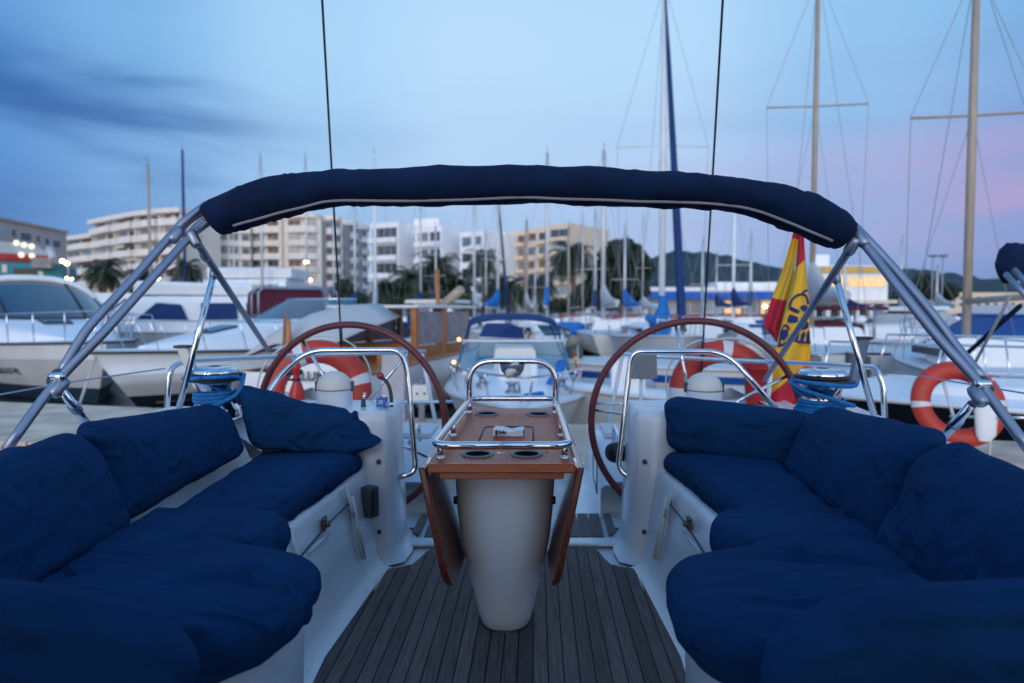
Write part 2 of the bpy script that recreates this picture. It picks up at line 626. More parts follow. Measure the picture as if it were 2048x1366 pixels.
# sole: black bedding and separate teak planks
OUT_L = [(-.57, .35), (-.57, 1.2), (-.572, 1.68), (-.575, 1.98), (-.515, 2.62), (-.50, 2.67), (-.445, 2.69), (-.405, 2.72), (-.385, 2.78), (-.352, 2.905)]
outline = [Vector((x, y, 0)) for x, y in OUT_L] + [mir((x, y, 0)) for x, y in reversed(OUT_L)]
mb = MB()
mb.box(-1.5, 1.5, .2, 4.35, -.06, -.012)
part('cockpit_floor', mb, M['gel'], yacht)
mb = MB()
mb.prism([Vector((p.x, p.y, -.010)) for p in outline], (0, 0, .011))
part('caulking', mb, M['caulk'], yacht)


def clip(poly, nx, ny, d):
    out = []
    for i in range(len(poly)):
        a, b = poly[i], poly[(i + 1) % len(poly)]
        da, db = nx * a.x + ny * a.y - d, nx * b.x + ny * b.y - d
        if da <= 0:
            out.append(a)
        if da * db < 0:
            out.append(a + (b - a) * (da / (da - db)))
    return out


rnd = random.Random(3)
W_PL = .0455
ux, uy = 1 / math.hypot(1, .036), -.036 / math.hypot(1, .036)
for i in range(-15, 15):
    lo, hi = i * W_PL + .0022, (i + 1) * W_PL - .0022
    # planks run along the axis: coordinate q = (x - ax(y)) across
    poly = [Vector((p.x - ax(p.y), p.y, 0)) for p in outline]
    poly = clip(clip(poly, 1, 0, hi), -1, 0, -lo)
    if len(poly) < 3:
        continue
    poly = [Vector((p.x + ax(p.y), p.y, .001)) for p in poly]
    mb = MB()
    mb.prism(poly, (0, 0, .0032 + rnd.uniform(0, .0008)))
    part('plank', mb, rnd.choice([M['teak'], M['teak'], M['teak_dark'], M['teak_pale']]), yacht)
# threshold and the small teak inlays aft of it
mb = MB()
thr = [Vector((-.45, 2.92, 0)), Vector((-.45, 3.00, 0)), mir((-.45, 3.00, 0)), mir((-.45, 2.92, 0))]
mb.prism(thr, (0, 0, .014))
part('threshold', mb, M['gel'], yacht, bevel=.006)
for s in (-1, 1):
    for j in range(6):
        a, b = -.40 + j * .058, -.40 + (j + 1) * .058 - .005
        q = side([(a, 3.03, 0), (b, 3.03, 0), (b * .985, 3.36, 0), (a * .985, 3.36, 0)], s)
        if s > 0:
            q = q[::-1]
        mb = MB()
        mb.prism(q, (0, 0, .006))
        part('plank', mb, M['teak_dark'], yacht)
    q = side([(-.458, 3.04, 0), (-.425, 3.04, 0), (-.415, 3.32, 0), (-.448, 3.32, 0)], s)
    mb = MB()
    mb.prism(q, (0, 0, .02))
    part('foot_chock', mb, M['teak_pale'], yacht, bevel=.003)

# helm pillars: the moulded ends of the benches
for s in (-1, 1):
    mb = MB()
    rows = []
    for z, g in ((0, .05), (.02, .022), (.06, .006), (.30, 0), (.58, -.012), (.615, -.02), (.625, -.035)):
        ring = [(-.495 + g, 2.80 - g, z), (-.48 + g, 2.86, z), (-.48 + g, 3.02 + g, z), (-.50, 3.10 + g, z), (-.98, 3.10 + g, z), (-1.02, 2.9, z), (-1.0, 2.76 - g, z), (-.62, 2.745 - g, z), (-.52, 2.75 - g, z)]
        rows.append(side(ring, s))
    mb.grid(rows, closed=True)
    top = rows[-1]
    mb.cap(top if s < 0 else top[::-1])
    part('helm_pillar', mb, M['gel'], yacht)
    for (yy, xx, zz) in ((2.745, -.545, .42), (2.742, -.545, .13)):
        mb = MB()
        c = Vector((xx, yy, zz)) if s < 0 else mir((xx, yy, zz))
        mb.lathe([(0, .006), (.008, .005), (.010, 0), (.010, -.01)], c, 12, (0, -1, 0))
        part('screw_plug', mb, M['darkgrey'], yacht)
    # helm seat and quarter moulding behind the wheel
    mb = MB()
    rows = []
    for y, xin, zt in ((3.32, -.40, .16), (3.46, -.40, .30), (3.50, -.40, .345), (4.02, -.385, .31), (4.06, -.385, .30), (4.32, -.375, .27)):
        rows.append(side([(xin, y, -.01), (xin, y, zt - .02), (xin - .02, y, zt), (-1.12, y, zt + .01), (-1.16, y, zt + .12), (-1.48, y, .50), (-1.48, y, .2)], s))
    mb.grid(rows)
    part('helm_seat', mb, M['gel'], yacht)
    # raised seat lid with grab bar
    mb = MB()
    q = side([(-.43, 3.56, .345), (-.43, 3.98, .317), (-.98, 3.98, .322), (-.98, 3.56, .350)], s)
    if s > 0:
        q = q[::-1]
    mb.prism(q[::-1], (0, 0, .03))
    part('seat_lid', mb, M['gel_grip'], yacht, bevel=.008)
    mb = MB()
    mb.tube(side(fillet([(-.47, 3.44, .36), (-.47, 3.40, .45), (-.47, 3.18, .45), (-.47, 3.10, .42)], .03), s), .011, 10)
    part('grab_bar', mb, M['steel'], yacht)
    mb = MB()
    q = [(-.392, 3.52, .28), (-.392, 3.52, .06), (-.389, 3.86, .06), (-.388, 3.86, .26)]
    q = side(q, s)
    mb.tube(q, .004, 6, closed=True)
    part('lid_joint', mb, M['grey'], yacht)
    mb = MB()
    c = Vector((-.50, 3.318, .16)) if s < 0 else mir((-.50, 3.318, .16))
    mb.obox(c, (.05, 0, 0), (0, .006, 0), (0, 0, .018))
    part('lid_latch', mb, M['grey'], yacht, bevel=.004)
# instrument recess behind each wheel pillar on the right: black compass bowl
mb = MB()
mb.lathe([(0, .03), (.03, .028), (.04, .018), (.046, 0), (.046, -.03)], (.455, 3.0, .40), 20, (-.8, -.6, .1))
part('engine_panel_dial', mb, M['black'], yacht)
# engine-control plate low on the left pillar: ribbed grey intercom
sp_ = thing('cockpit_speaker', 'small dark grey louvred speaker on the white locker wall under the left bench cushion', 'speaker', (-.60, 2.70, .26))
mb = MB()
a = P(740, 1003, 2.66)
mb.obox(a, (.024, -.012, 0), (.012, .02, 0), (0, 0, .062))
part('housing', mb, M['darkgrey'], sp_, bevel=.006)
for k in range(8):
    mb = MB()
    mb.obox(a + Vector((.004, -.022, .045 - k * .0125)), (.018, -.009, 0), (.002, .004, 0), (0, 0, .0035))
    part('louvre', mb, M['black'], sp_)

for s in (-1, 1):
    mb = MB()
    c = Vector((-.47, 3.14, .0)) if s < 0 else mir((-.47, 3.14, .0))
    mb.lathe([(0, -.004), (.022, -.004), (.03, .0), (.03, -.012)], c, 16)
    part('cockpit_drain', mb, M['darkgrey'], yacht)
    q = side([(-.62, 1.0, .397), (-.62, 1.16, .397), (-.98, 1.16, .397), (-.98, 1.0, .397)], s)
    part('non_slip_pad', MB().prism(q if s > 0 else q[::-1], (0, 0, .004)), M['gel_grip'], yacht)
# outer hull, side decks and stern of our own yacht
mb = MB()
rows = []
for y in (-2.5, -1, .5, 2.0, 3.2, 4.0, 4.42):
    w = lerp([-2.5, .5, 4.42], [1.98, 1.95, 1.62], y)
    rows.append([Vector((ax(y) - w * .93, y, -1.0)), Vector((ax(y) - w, y, -.4)), Vector((ax(y) - w, y, .40)), Vector((ax(y) - w + .05, y, .46)), Vector((ax(y) - 1.36, y, .50))])
mb.grid(rows)
mb.grid([[mir(p) for p in r] for r in rows])
end = rows[-1]
well = [Vector((ax(4.42) - x, 4.42, z)) for x, z in ((1.20, .42), (.95, .28), (.43, .26), (.41, -.03))]
mb.cap(end + well + [mir(p) for p in reversed(well)] + [mir(p) for p in reversed(end)])
part('hull', mb, M['hull_w'], yacht)
mb = MB()
for yy, zz in ((4.36, .10), ):
    q = [Vector((-.40, 4.36, -.05)), Vector((-.40, 4.42, -.05)), mir((-.40, 4.42, -.05)), mir((-.40, 4.36, -.05))]
    mb.prism(q, (0, 0, .055))
part('transom_sill', mb, M['gel'], yacht, bevel=.01)
# cabin roof behind the viewer (the viewer sits in the companionway)
mb = MB()
mb.box(-1.5, 1.3, -1.6, .30, .30, .46)
part('cabin_top', mb, M['gel'], yacht, bevel=.03)

# ================================================================== cockpit table
TZ = .613
tab = thing('cockpit_table', 'varnished wooden cockpit table with folded leaves, steel rail and pale pedestal in the middle', 'table', (0, 2.3, 0))


def T(x, y, z=TZ):               # table frame: x across from its own centre line
    return Vector((-.031 + .036 * (y - 1.95) + x, y, z))


def hw(y):
    return lerp([1.95, 2.92], [.214, .190], y)


# pedestal: elliptical lofted column, swelling upwards
mb = MB()
rows = []
prof = [(0.0, .076, 2.165, 2.36), (.012, .085, 2.15, 2.375), (.05, .095, 2.135, 2.39), (.12, .108, 2.105, 2.41), (.20, .128, 2.08, 2.42), (.30, .147, 2.05, 2.42), (.40, .157, 2.035, 2.42), (.50, .163, 2.03, 2.42), (.588, .165, 2.025, 2.42)]
for z, w, y0, y1 in prof:
    cyy, ry = (y0 + y1) / 2, (y1 - y0) / 2
    ring = []
    for k in range(36):
        an = 2 * math.pi * k / 36
        ca, sa = math.cos(an), math.sin(an)
        e = .86
        ring.append(T(w * math.copysign(abs(ca) ** e, ca), cyy + ry * math.copysign(abs(sa) ** e, sa), z))
    rows.append(ring)
mb.grid(rows, closed=True)
part('pedestal', mb, M['ped'], tab)
mb = MB()
rows = [[T(p.x * 0 + 0, 0)] for p in []]
r0 = []
for z, g in ((-.002, 1.06), (.006, 1.06), (.007, .9)):
    ring = []
    for k in range(36):
        an = 2 * math.pi * k / 36
        ca, sa = math.cos(an), math.sin(an)
        ring.append(T(.083 * g * math.copysign(abs(ca) ** .86, ca), 2.263 + .108 * g * math.copysign(abs(sa) ** .86, sa), z + .004))
    r0.append(ring)
mb.grid(r0, closed=True)
part('base_seal', mb, M['black'], tab)
# top boards
mb = MB()
mb.prism([T(-hw(1.95), 1.95, TZ - .026), T(hw(1.95), 1.95, TZ - .026), T(hw(2.92), 2.92, TZ - .026), T(-hw(2.92), 2.92, TZ - .026)], (0, 0, .026))
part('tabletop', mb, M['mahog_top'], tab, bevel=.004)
mb = MB()
mb.prism([T(-hw(1.95), 1.936, TZ - .027), T(hw(1.95), 1.936, TZ - .027), T(hw(1.95), 1.952, TZ - .027), T(-hw(1.95), 1.952, TZ - .027)], (0, 0, .0285))
part('edge_strip', mb, M['mahog_x'], tab, bevel=.005)
mb = MB()
mb.prism([T(-.182, 1.958, TZ - .050), T(.182, 1.958, TZ - .050), T(.182, 1.985, TZ - .050), T(-.182, 1.985, TZ - .050)], (0, 0, .0235))
part('apron', mb, M['mahog_x'], tab, bevel=.003)
mb = MB()
for sx in (-1, 1):
    mb.prism([T(sx * .165, 1.99, TZ - .05), T(sx * .182, 1.99, TZ - .05), T(sx * .165, 2.9, TZ - .05), T(sx * .148, 2.9, TZ - .05)][::sx], (0, 0, .0235))
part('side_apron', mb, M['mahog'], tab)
# hanging leaves: rounded lower corners, tipped inwards at the foot
for sx in (-1, 1):
    mb = MB()
    y0, y1, h = 1.945, 2.90, .385
    prof2 = [(y0, 0), (y0, -h + .10)] + [(y0 + .10 - .10 * math.cos(a), -h + .10 - .10 * math.sin(a)) for a in np.linspace(0.2, math.pi / 2, 6)]
    prof2 += [(y1 - .10 + .10 * math.sin(a), -h + .10 - .10 * math.cos(a)) for a in np.linspace(0, math.pi / 2 - .2, 6)] + [(y1, -h + .10), (y1, 0)]
    inn, outr = [], []
    for y, dz in prof2:
        tilt = .075 * (-dz / h)
        xo = hw(y) + .028 - tilt * 1.0
        outr.append(T(sx * xo, y, TZ - .012 + dz))
        inn.append(T(sx * (xo - .024), y, TZ - .012 + dz))
    n = len(inn)
    fs = [list(range(n)), [n + i for i in range(n)][::-1]] + [(i, n + i, n + (i + 1) % n, (i + 1) % n) for i in range(n)]
    if sx > 0:
        fs = [f[::-1] for f in fs]
    mb.add(inn + outr, fs)
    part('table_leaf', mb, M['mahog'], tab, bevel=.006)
    for yy in (2.0, 2.42, 2.84):
        mb = MB()
        mb.obox(T(sx * (hw(yy) + .004), yy, TZ - .022), (.005, 0, 0), (0, .03, 0), (0, 0, .02))
        part('hinge', mb, M['steel'], tab, bevel=.002)
    mb = MB()
    mb.tube([T(sx * .145, 2.16, .44), T(sx * (hw(2.16) - .045), 2.16, .44)], .013, 10)
    part('leaf_stop', mb, M['black'], tab)
# hatch lid and its groove
mb = MB()
lid = [T(-.090, 2.10), T(.091, 2.10), T(.091, 2.50), T(-.090, 2.50)]
mb.tube(fillet([lid[0], lid[3], lid[2], lid[1]], .03), .0032, 6)
part('lid_groove', mb, M['black'], tab)
# drink holders
for (px, py) in ((955, 909), (1053, 909), (974, 828), (1077, 829)):
    c = PZ(px, py, TZ)
    rr = .046
    mb = MB()
    mb.lathe([(rr - .008, .001), (rr - .006, .005), (rr, .006), (rr + .004, .003), (rr + .005, 0), (rr - .008, -.0)], c, 28)
    h_ = part('cup_holder', mb, M['grey'], tab)
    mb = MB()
    mb.lathe([(0, .0015), (rr - .008, .0015)], c, 28)  # flat disc on the tabletop, shade of the well put into its colour
    part('cup_well_shade', mb, M['well'], h_)
mb = MB()
c = PZ(1003, 907, TZ)
mb.obox(c + Vector((0, 0, .0015)), (.014, 0, 0), (0, .006, 0), (0, 0, .0015))
part('name_plate', mb, M['steel'], tab, bevel=.001)
mb = MB()
c = PZ(1093, 905, TZ)
mb.lathe([(0, .002), (.003, .0015), (.003, 0)], c, 8)
part('screw', mb, M['black'], tab)
# fiddle rail, posts, hoop
RZ = TZ + .047
mb = MB()
loop = [T(-.200, 1.975, RZ), T(.200, 1.975, RZ), T(.182, 2.89, RZ), T(-.182, 2.89, RZ)]
lp = loop + loop[:2]
pts = fillet([(loop[0] + loop[1]) / 2, loop[1], loop[2], loop[3], loop[0], (loop[0] + loop[1]) / 2 + Vector((-.001, 0, 0))], .055, 8)
mb.tube(pts, .0122, 14)
part('fiddle_rail', mb, M['steel'], tab)
for x, y in ((-.186, 2.02), (.186, 2.02), (-.188, 2.35), (.188, 2.35), (-.178, 2.82), (.178, 2.82)):
    mb = MB()
    mb.tube([T(x, y, TZ), T(x, y, RZ)], .0092, 10)
    mb.lathe([(.014, 0), (.014, .004), (.008, .007)], T(x, y, TZ), 14)
    part('rail_post', mb, M['steel'], tab)
mb = MB()
mb.tube(fillet([T(-.182, 2.86, TZ), T(-.182, 2.86, .822), T(.182, 2.86, .822), T(.182, 2.86, TZ)], .11, 9), .0125, 14)
part('grab_hoop', mb, M['steel'], tab)
# lamp under the hoop
mb = MB()
c = T(.0, 2.85, .812)
mb.lathe([(.052, 0), (.052, -.006), (.046, -.03), (.030, -.05), (.0, -.056)], c, 24)
lamp_ = part('table_lamp', mb, M['alu'], tab)
mb = MB()
c2 = c + Vector((0, -.036, -.018))
mb.lathe([(0, .014), (.026, .010), (.038, 0), (.038, -.02)], c2, 24, (0, -.85, .55), sy=.55)
part('lens', mb, M['tape'], lamp_)
mb = MB()
mb.obox(c + Vector((0, -.040, -.036)), (.026, 0, 0), (0, .004, .004), (0, -.003, .007))
part('switch_panel', mb, M['grey'], lamp_)

# ================================================================== cigarette packet (crushed in the middle)
pk = thing('cigarette_packet', 'crushed white cigarette packet lying on the wooden table top', 'cigarette packet', tuple(PZ(1018, 868, TZ)))
o = PZ(1018, 870, TZ)
exv = Vector((1, -.12, 0)).normalized()
eyv = Vector((.12, 1, 0)).normalized()
mb = MB()
rows = []
for t in np.linspace(-1, 1, 11):
    h = .024 - .008 * math.exp(-((t - .12) / .32) ** 2)
    dn = -.006 * math.exp(-((t - .3) / .3) ** 2)
    a = o + exv * (t * .052)
    rows.append([a + eyv * (-.026 + dn) + Vector((0, 0, .001)), a + eyv * (-.026 + dn) + Vector((0, 0, h)), a + eyv * (.026 + dn) + Vector((0, 0, h + .002)), a + eyv * (.026 + dn) + Vector((0, 0, .001))])
mb.grid(rows, closed=True, smooth=False)
mb.cap(rows[0]); mb.cap(rows[-1][::-1])
part('carton', mb, M['card'], pk, bevel=.0012)
mb = MB()
fz = o + eyv * -.0268 + Vector((0, 0, 0))
mb.obox(fz + exv * -.040 + Vector((0, 0, .0125)), exv * .0045, eyv * .0006, (0, 0, .0085))
for i, (a, w, z, hh) in enumerate(((-.030, .0022, .015, .005), (-.025, .0018, .0135, .0035), (-.0205, .0018, .0135, .0035), (-.0165, .0022, .015, .005), (-.012, .0018, .0135, .0035), (-.0075, .0018, .013, .003), (-.02, .012, .0065, .0009), (.002, .004, .0065, .003))):
    mb.obox(fz + exv * a + eyv * (-.0006 if a > -.005 else 0) + Vector((0, 0, z)), exv * w, eyv * .0006, (0, 0, hh))
part('print', mb, M['ink'], pk)
mb = MB()
endc = o + exv * .0526
for i, (a, z, hh) in enumerate(((-.014, .012, .006), (-.006, .014, .007), (.003, .013, .006), (.011, .014, .006))):
    mb.obox(endc + eyv * (a - .002) + Vector((0, 0, z)), exv * .0006, eyv * .0026, (0, 0, hh))
part('end_print', mb, M['ink'], pk)

# ================================================================== wheels
def wheel(label, c, r, yaw, a0):
    w = thing('steering_wheel', label, 'steering wheel', tuple(c), 'steering wheels')
    c = Vector(c)
    e1 = Vector((math.cos(yaw), -math.sin(yaw), 0))
    e3 = Vector((0, 0, 1))
    nrm = e1.cross(e3)
    mb = MB()
    mb.tube([c + (e1 * math.cos(a) + e3 * math.sin(a)) * r for a in np.linspace(0, 2 * math.pi, 72, endpoint=False)], .0158, 12, closed=True)
    part('rim', mb, M['rim'], w)
    mb = MB()
    mb.lathe([(0, -.02), (.04, -.02), (.045, 0), (.04, .025), (.02, .03), (.02, .18)], c, 20, nrm * (1 if nrm.y > 0 else -1))
    part('hub', mb, M['steel'], w)
    for a in np.linspace(0, 2 * math.pi, 5, endpoint=False) + R(a0):
        mb = MB()
        mb.tube([c, c + (e1 * math.cos(a) + e3 * math.sin(a)) * (r - .01)], .0075, 8)
        part('spoke', mb, M['steel'], w)
    return w


# the spokes sit low on the far side of the pillars: wheel plane aft of them
cl = P(701, 843, 3.10)
cr_ = P(1389, 847, 3.04)
wheel('left steering wheel, burgundy leather rim, between the crumpled cushion and table', cl, .445, R(8), 49)
wheel('right steering wheel, burgundy leather rim, in front of the yellow and red flag', cr_, .462, R(8), 29.5)

# ================================================================== binnacles with guard hoops
def binnacle(label, px, top_y, base_y, d, wpx, hoop, s):
    b = thing('compass_binnacle', label, 'binnacle', tuple(P(px, base_y, d)), 'compass binnacles')
    c = P(px, base_y, d)
    zt = P(px, top_y, d).z - c.z
    rr = wpx / F * d / 2
    mb = MB()
    mb.lathe([(rr * 1.02, -.02), (rr, zt * .05), (rr * .99, zt * .55)], c, 28)
    part('compass_base', mb, M['gel'], b)
    mb = MB()
    pr = [(rr * 1.01, zt * .55), (rr * 1.0, zt * .6)] + [(rr * math.cos(a) * 1.0, zt * .6 + zt * .40 * math.sin(a)) for a in np.linspace(0.1, math.pi / 2, 9)]
    mb.lathe(pr, c, 28)
    part('compass_cover', mb, M['gel_cream'], b)
    mb = MB()
    mb.lathe([(rr * 1.015, zt * .545), (rr * 1.015, zt * .575)], c, 28)
    part('cover_seam', mb, M['grey'], b)
    mb = MB()
    for q in (-1, 1):
        mb.obox(c + Vector((q * rr * 1.02, 0, zt * .62)), (.006, 0, 0), (0, .012, 0), (0, 0, .022))
    part('cover_clip', mb, M['darkgrey'], b, bevel=.002)
    mb = MB()
    mb.tube(fillet([P(*q) for q in hoop], .09, 8), .0125, 12)
    part('guard_hoop', mb, M['steel'], b)
    return b


bl = binnacle('left compass binnacle with white cover and steel hoop beside the red throttle knob', 670, 742, 822, 2.95, 70,
              [(520, 812, 2.80), (552, 760, 2.86), (612, 701, 2.92), (800, 700, 2.92), (815, 740, 2.92), (832, 945, 2.88), (795, 955, 2.86)], -1)
br = binnacle('right compass binnacle with white cover and steel hoop behind the far cushion', 1407, 745, 822, 2.95, 72,
              [(1556, 822, 2.80), (1452, 703, 2.90), (1264, 703, 2.92), (1258, 745, 2.92), (1236, 940, 2.88), (1272, 960, 2.86)], 1)
# throttle
th = thing('engine_throttle', 'engine throttle with red knob and chrome base on the left helm pillar', 'throttle lever', tuple(P(775, 845, 2.88)))
mb = MB()
mb.tube(smooth_path([P(783, 815, 2.9), P(782, 790, 2.9), P(776, 768, 2.9), P(764, 755, 2.9)]), .008, 10)
part('lever', mb, M['darkgrey'], th)
mb = MB()
c = P(761, 752, 2.89)
mb.lathe([(.016 * math.sin(a), -.016 * math.cos(a)) for a in np.linspace(0.01, math.pi - .01, 10)], c, 16)
part('knob', mb, M['dark_red'], th)
mb = MB()
c = P(768, 822, 2.86)
mb.obox(c + Vector((-.006, 0, .0)), (.018, 0, 0), (0, .03, 0), (0, 0, .052))
part('base', mb, M['darkgrey'], th, bevel=.012)
mb = MB()
mb.obox(c + Vector((-.006, -.004, .036)), (.02, 0, 0), (0, .03, 0), (0, 0, .030))
part('chrome_housing', mb, M['steel'], th, bevel=.014)
mb = MB()
mb.tube([c + Vector((.012, -.02, .03)), c + Vector((.045, -.02, .03))], .011, 10)
part('shaft', mb, M['steel'], th)
# printed blue-white ticket tucked behind it
tk = part('ticket', MB().obox(P(763, 805, 2.80), (.021, 0, 0), (0, .0015, 0), (.001, 0, .020)), M['screenblue'], None)
tag(tk, 'small blue and white card tucked against the throttle housing', 'card')
mb = MB()
text_mb(mb, '25', P(763, 805, 2.80) + Vector((-.013, -.0025, -.004)), (1, 0, 0), (0, 0, 1), .02)
part('number', mb, M['card'], tk)
# joystick socket
js = thing('bilge_pump_socket', 'dark rubber socket with a stub handle on the left helm pillar', 'pump socket', tuple(P(727, 820, 2.88)))
mb = MB()
c = P(727, 821, 2.88)
mb.lathe([(.028, 0), (.028, .005), (.012, .012), (.009, .05), (0, .05)], c, 14)
part('boot', mb, M['darkgrey'], js)
mb = MB()
mb.tube([c + Vector((0, 0, .04)), c + Vector((0.006, 0, .075))], .007, 8)
part('stub', mb, M['steel'], js)
# ================================================================== cushions
def spaced(n):
    return [math.sin(math.pi / 2 * (2 * i / n - 1)) * .55 + (2 * i / n - 1) * .45 for i in range(n + 1)]


def cushion(name, label, fn, dims, group, nu=64, nv=84, nw=14, rad=.05, puff=.03, folds=18, fdir=(1, 0, 0), amp=.006, seed=0, flen=(.15, .45), rough=.006, cat='cushion', extra=None):
    """rounded, upholstered block: fn(u, v, w) in [-1,1] -> place; dims = approximate half sizes"""
    us, vs_, ws = spaced(nu), spaced(nv), spaced(nw)
    idx, pts, uvw = {}, [], []

    def vid(i, j, k):
        key = (i, j, k)
        if key not in idx:
            p = np.array([us[i], vs_[j], ws[k]])
            r = np.minimum(.98, np.array([rad / d for d in dims]))
            q = np.clip(p, -(1 - r), 1 - r)
            d = (p - q) / r
            n = np.linalg.norm(d)
            if n > 1e-9:
                d = d / n
                p = q + d * r
            u, v, w = p
            b = puff * (1 - u * u) * (1 - v * v)
            w2 = w + (b / dims[2]) * (1 if w > 0 else -0.4) * abs(w)
            idx[key] = len(pts)
            pts.append(fn(u, v, w2))
            uvw.append((u, v, w))
        return idx[key]
    faces = []
    for k, fl in ((0, True), (nw, False)):
        for i in range(nu):
            for j in range(nv):
                f = [vid(i, j, k), vid(i + 1, j, k), vid(i + 1, j + 1, k), vid(i, j + 1, k)]
                faces.append(f[::-1] if fl else f)
    for j, fl in ((0, False), (nv, True)):
        for i in range(nu):
            for k in range(nw):
                f = [vid(i, j, k), vid(i + 1, j, k), vid(i + 1, j, k + 1), vid(i, j, k + 1)]
                faces.append(f[::-1] if fl else f)
    for i, fl in ((0, True), (nu, False)):
        for j in range(nv):
            for k in range(nw):
                f = [vid(i, j, k), vid(i, j + 1, k), vid(i, j + 1, k + 1), vid(i, j, k + 1)]
                faces.append(f[::-1] if fl else f)
    V = np.array([tuple(p) for p in pts])
    Fc = np.array(faces)
    # vertex normals
    A, B, C, D = V[Fc[:, 0]], V[Fc[:, 1]], V[Fc[:, 2]], V[Fc[:, 3]]
    fnrm = np.cross(C - A, D - B)
    Nn = np.zeros_like(V)
    for c in range(4):
        np.add.at(Nn, Fc[:, c], fnrm)
    Nn /= np.maximum(1e-12, np.linalg.norm(Nn, axis=1))[:, None]
    ctr = V.mean(0)
    if ((V - ctr) * Nn).sum() < 0:
        Nn = -Nn
        faces = [f[::-1] for f in faces]
    rg = np.random.RandomState(seed)
    disp = np.zeros(len(V))
    fd = np.array(fdir, float)
    fd /= np.linalg.norm(fd)
    for _ in range(folds):
        p0 = V[rg.randint(len(V))]
        L = rg.uniform(*flen)
        jit = rg.normal(0, .28, 3)
        d = fd + jit
        d /= np.linalg.norm(d)
        p1 = p0 + d * L
        mid = (p0 + p1) / 2 + rg.normal(0, .025, 3)
        wdt = rg.uniform(.008, .019)
        sg = rg.choice([1, 1, -1]) * amp * rg.uniform(.4, 1.2)
        for a, b, t0, t1 in ((p0, mid, 0, .5), (mid, p1, .5, 1)):
            ab = b - a
            t = np.clip(((V - a) @ ab) / (ab @ ab), 0, 1)
            dist = np.linalg.norm(V - a - t[:, None] * ab, axis=1)
            tt = t0 + (t1 - t0) * t
            prof = np.exp(-(dist / wdt) ** 2) - .55 * np.exp(-(dist / (wdt * 2.2)) ** 2)
            disp += 2.6 * sg * prof * np.sin(np.pi * np.clip(tt, .02, .98))
    for i, p in enumerate(V):
        q = Vector(p)
        al = p @ fd
        qa = Vector(p - fd * al * .82) * 20
        rdg = 1 - abs(noise.noise(qa + Vector((seed, 0, 0))))
        msk = max(0, noise.noise(q * 3.1 + Vector((0, 0, seed))) + .25)
        disp[i] += amp * 1.1 * msk * (rdg ** 3 - .4)
        disp[i] += rough * noise.noise(q * 5 + Vector((seed, 0, 0))) + rough * .45 * noise.noise(q * 14 + Vector((0, seed, 0)))
    U = np.abs(np.array(uvw))
    U.sort(axis=1)
    disp *= 1 - .75 * np.clip((U[:, 1] - .8) / .2, 0, 1)
    disp = np.clip(disp, -.015, .015)
    V = V + Nn * disp[:, None]
    if extra:
        V = extra(V, uvw)
    mb = MB()
    mb.add([tuple(p) for p in V], faces, 0, True)
    o = part(name, mb, M['terry'], None)
    tag(o, label, cat, group)
    return o


def hexmap(c):
    """trilinear map from 8 corners: c[w][v][u] order: u fastest"""
    c = [Vector(p) for p in c]

    def fn(u, v, w):
        a, b, g = (u + 1) / 2, (v + 1) / 2, (w + 1) / 2
        lo = (c[0] * (1 - a) + c[1] * a) * (1 - b) + (c[2] * (1 - a) + c[3] * a) * b
        hi = (c[4] * (1 - a) + c[5] * a) * (1 - b) + (c[6] * (1 - a) + c[7] * a) * b
        return lo * (1 - g) + hi * g
    return fn


SG, BG = 'seat cushions on the cockpit benches', 'back cushions along the cockpit'


def seatmap(yv, xi, xo, z0, z1, s, tilt=0):
    """u: outboard(-1) -> inboard(+1); v along y; inner edge follows xi over yv"""
    def fn(u, v, w):
        y = yv[0] + (yv[-1] - yv[0]) * (v + 1) / 2
        a = (u + 1) / 2
        xin = lerp(yv, xi, y)
        xout = lerp([yv[0], yv[-1]], xo, y)
        z = z0 + (z1 - z0) * (w + 1) / 2 + tilt * a
        # inner edge droops over the bench
        z -= .010 * max(0, a - .75) / .25 if a > .75 else 0
        p = Vector((xout + (xin - xout) * a, y, z))
        return p if s < 0 else mir(p)
    return fn


# left bench
cushion('seat_cushion', 'left far seat cushion in blue terry, below the crumpled tilted cushion', seatmap([1.84, 2.0, 2.3, 2.55, 2.74], [-.70, -.695, -.655, -.62, -.595], [-1.0, -1.02], .392, .478, -1), (.2, .45, .045), SG, rad=.045, puff=.02, folds=34, fdir=(.9, .5, 0), amp=.007, seed=3)
YM = [1.17, 1.21, 1.27, 1.36, 1.47, 1.545, 1.565, 1.59, 1.63, 1.70, 1.80, 1.87, 1.93]
XM = [-.60, -.52, -.462, -.435, -.43, -.445, -.50, -.60, -.645, -.625, -.605, -.62, -.68]
cushion('seat_cushion', 'left near seat cushion in blue terry with a bulging wrinkled corner over the sole', seatmap(YM, XM, [-1.03, -1.03], .385, .500, -1), (.25, .38, .055), SG, nu=84, nv=110, rad=.055, puff=.022, folds=44, fdir=(1, .35, 0), amp=.010, seed=11, flen=(.12, .5))
# right bench
cushion('seat_cushion', 'right far seat cushion in blue terry, below the upright far cushion', seatmap([1.80, 2.0, 2.3, 2.55, 2.72], [-.70, -.72, -.68, -.64, -.60], [-1.03, -1.03], .392, .482, 1), (.2, .45, .045), SG, rad=.045, puff=.02, folds=34, fdir=(.9, -.45, 0), amp=.007, seed=5)
YR = [1.12, 1.18, 1.24, 1.33, 1.45, 1.535, 1.555, 1.58, 1.62, 1.70, 1.80, 1.87, 1.93]
XR = [-.58, -.50, -.455, -.432, -.43, -.445, -.50, -.60, -.645, -.625, -.605, -.62, -.67]
cushion('seat_cushion', 'right near seat cushion in blue terry with a rounded corner over the sole', seatmap(YR, XR, [-1.03, -1.03], .385, .500, 1), (.25, .38, .055), SG, nu=84, nv=110, rad=.055, puff=.022, folds=44, fdir=(1, -.25, 0), amp=.009, seed=21, flen=(.12, .5))


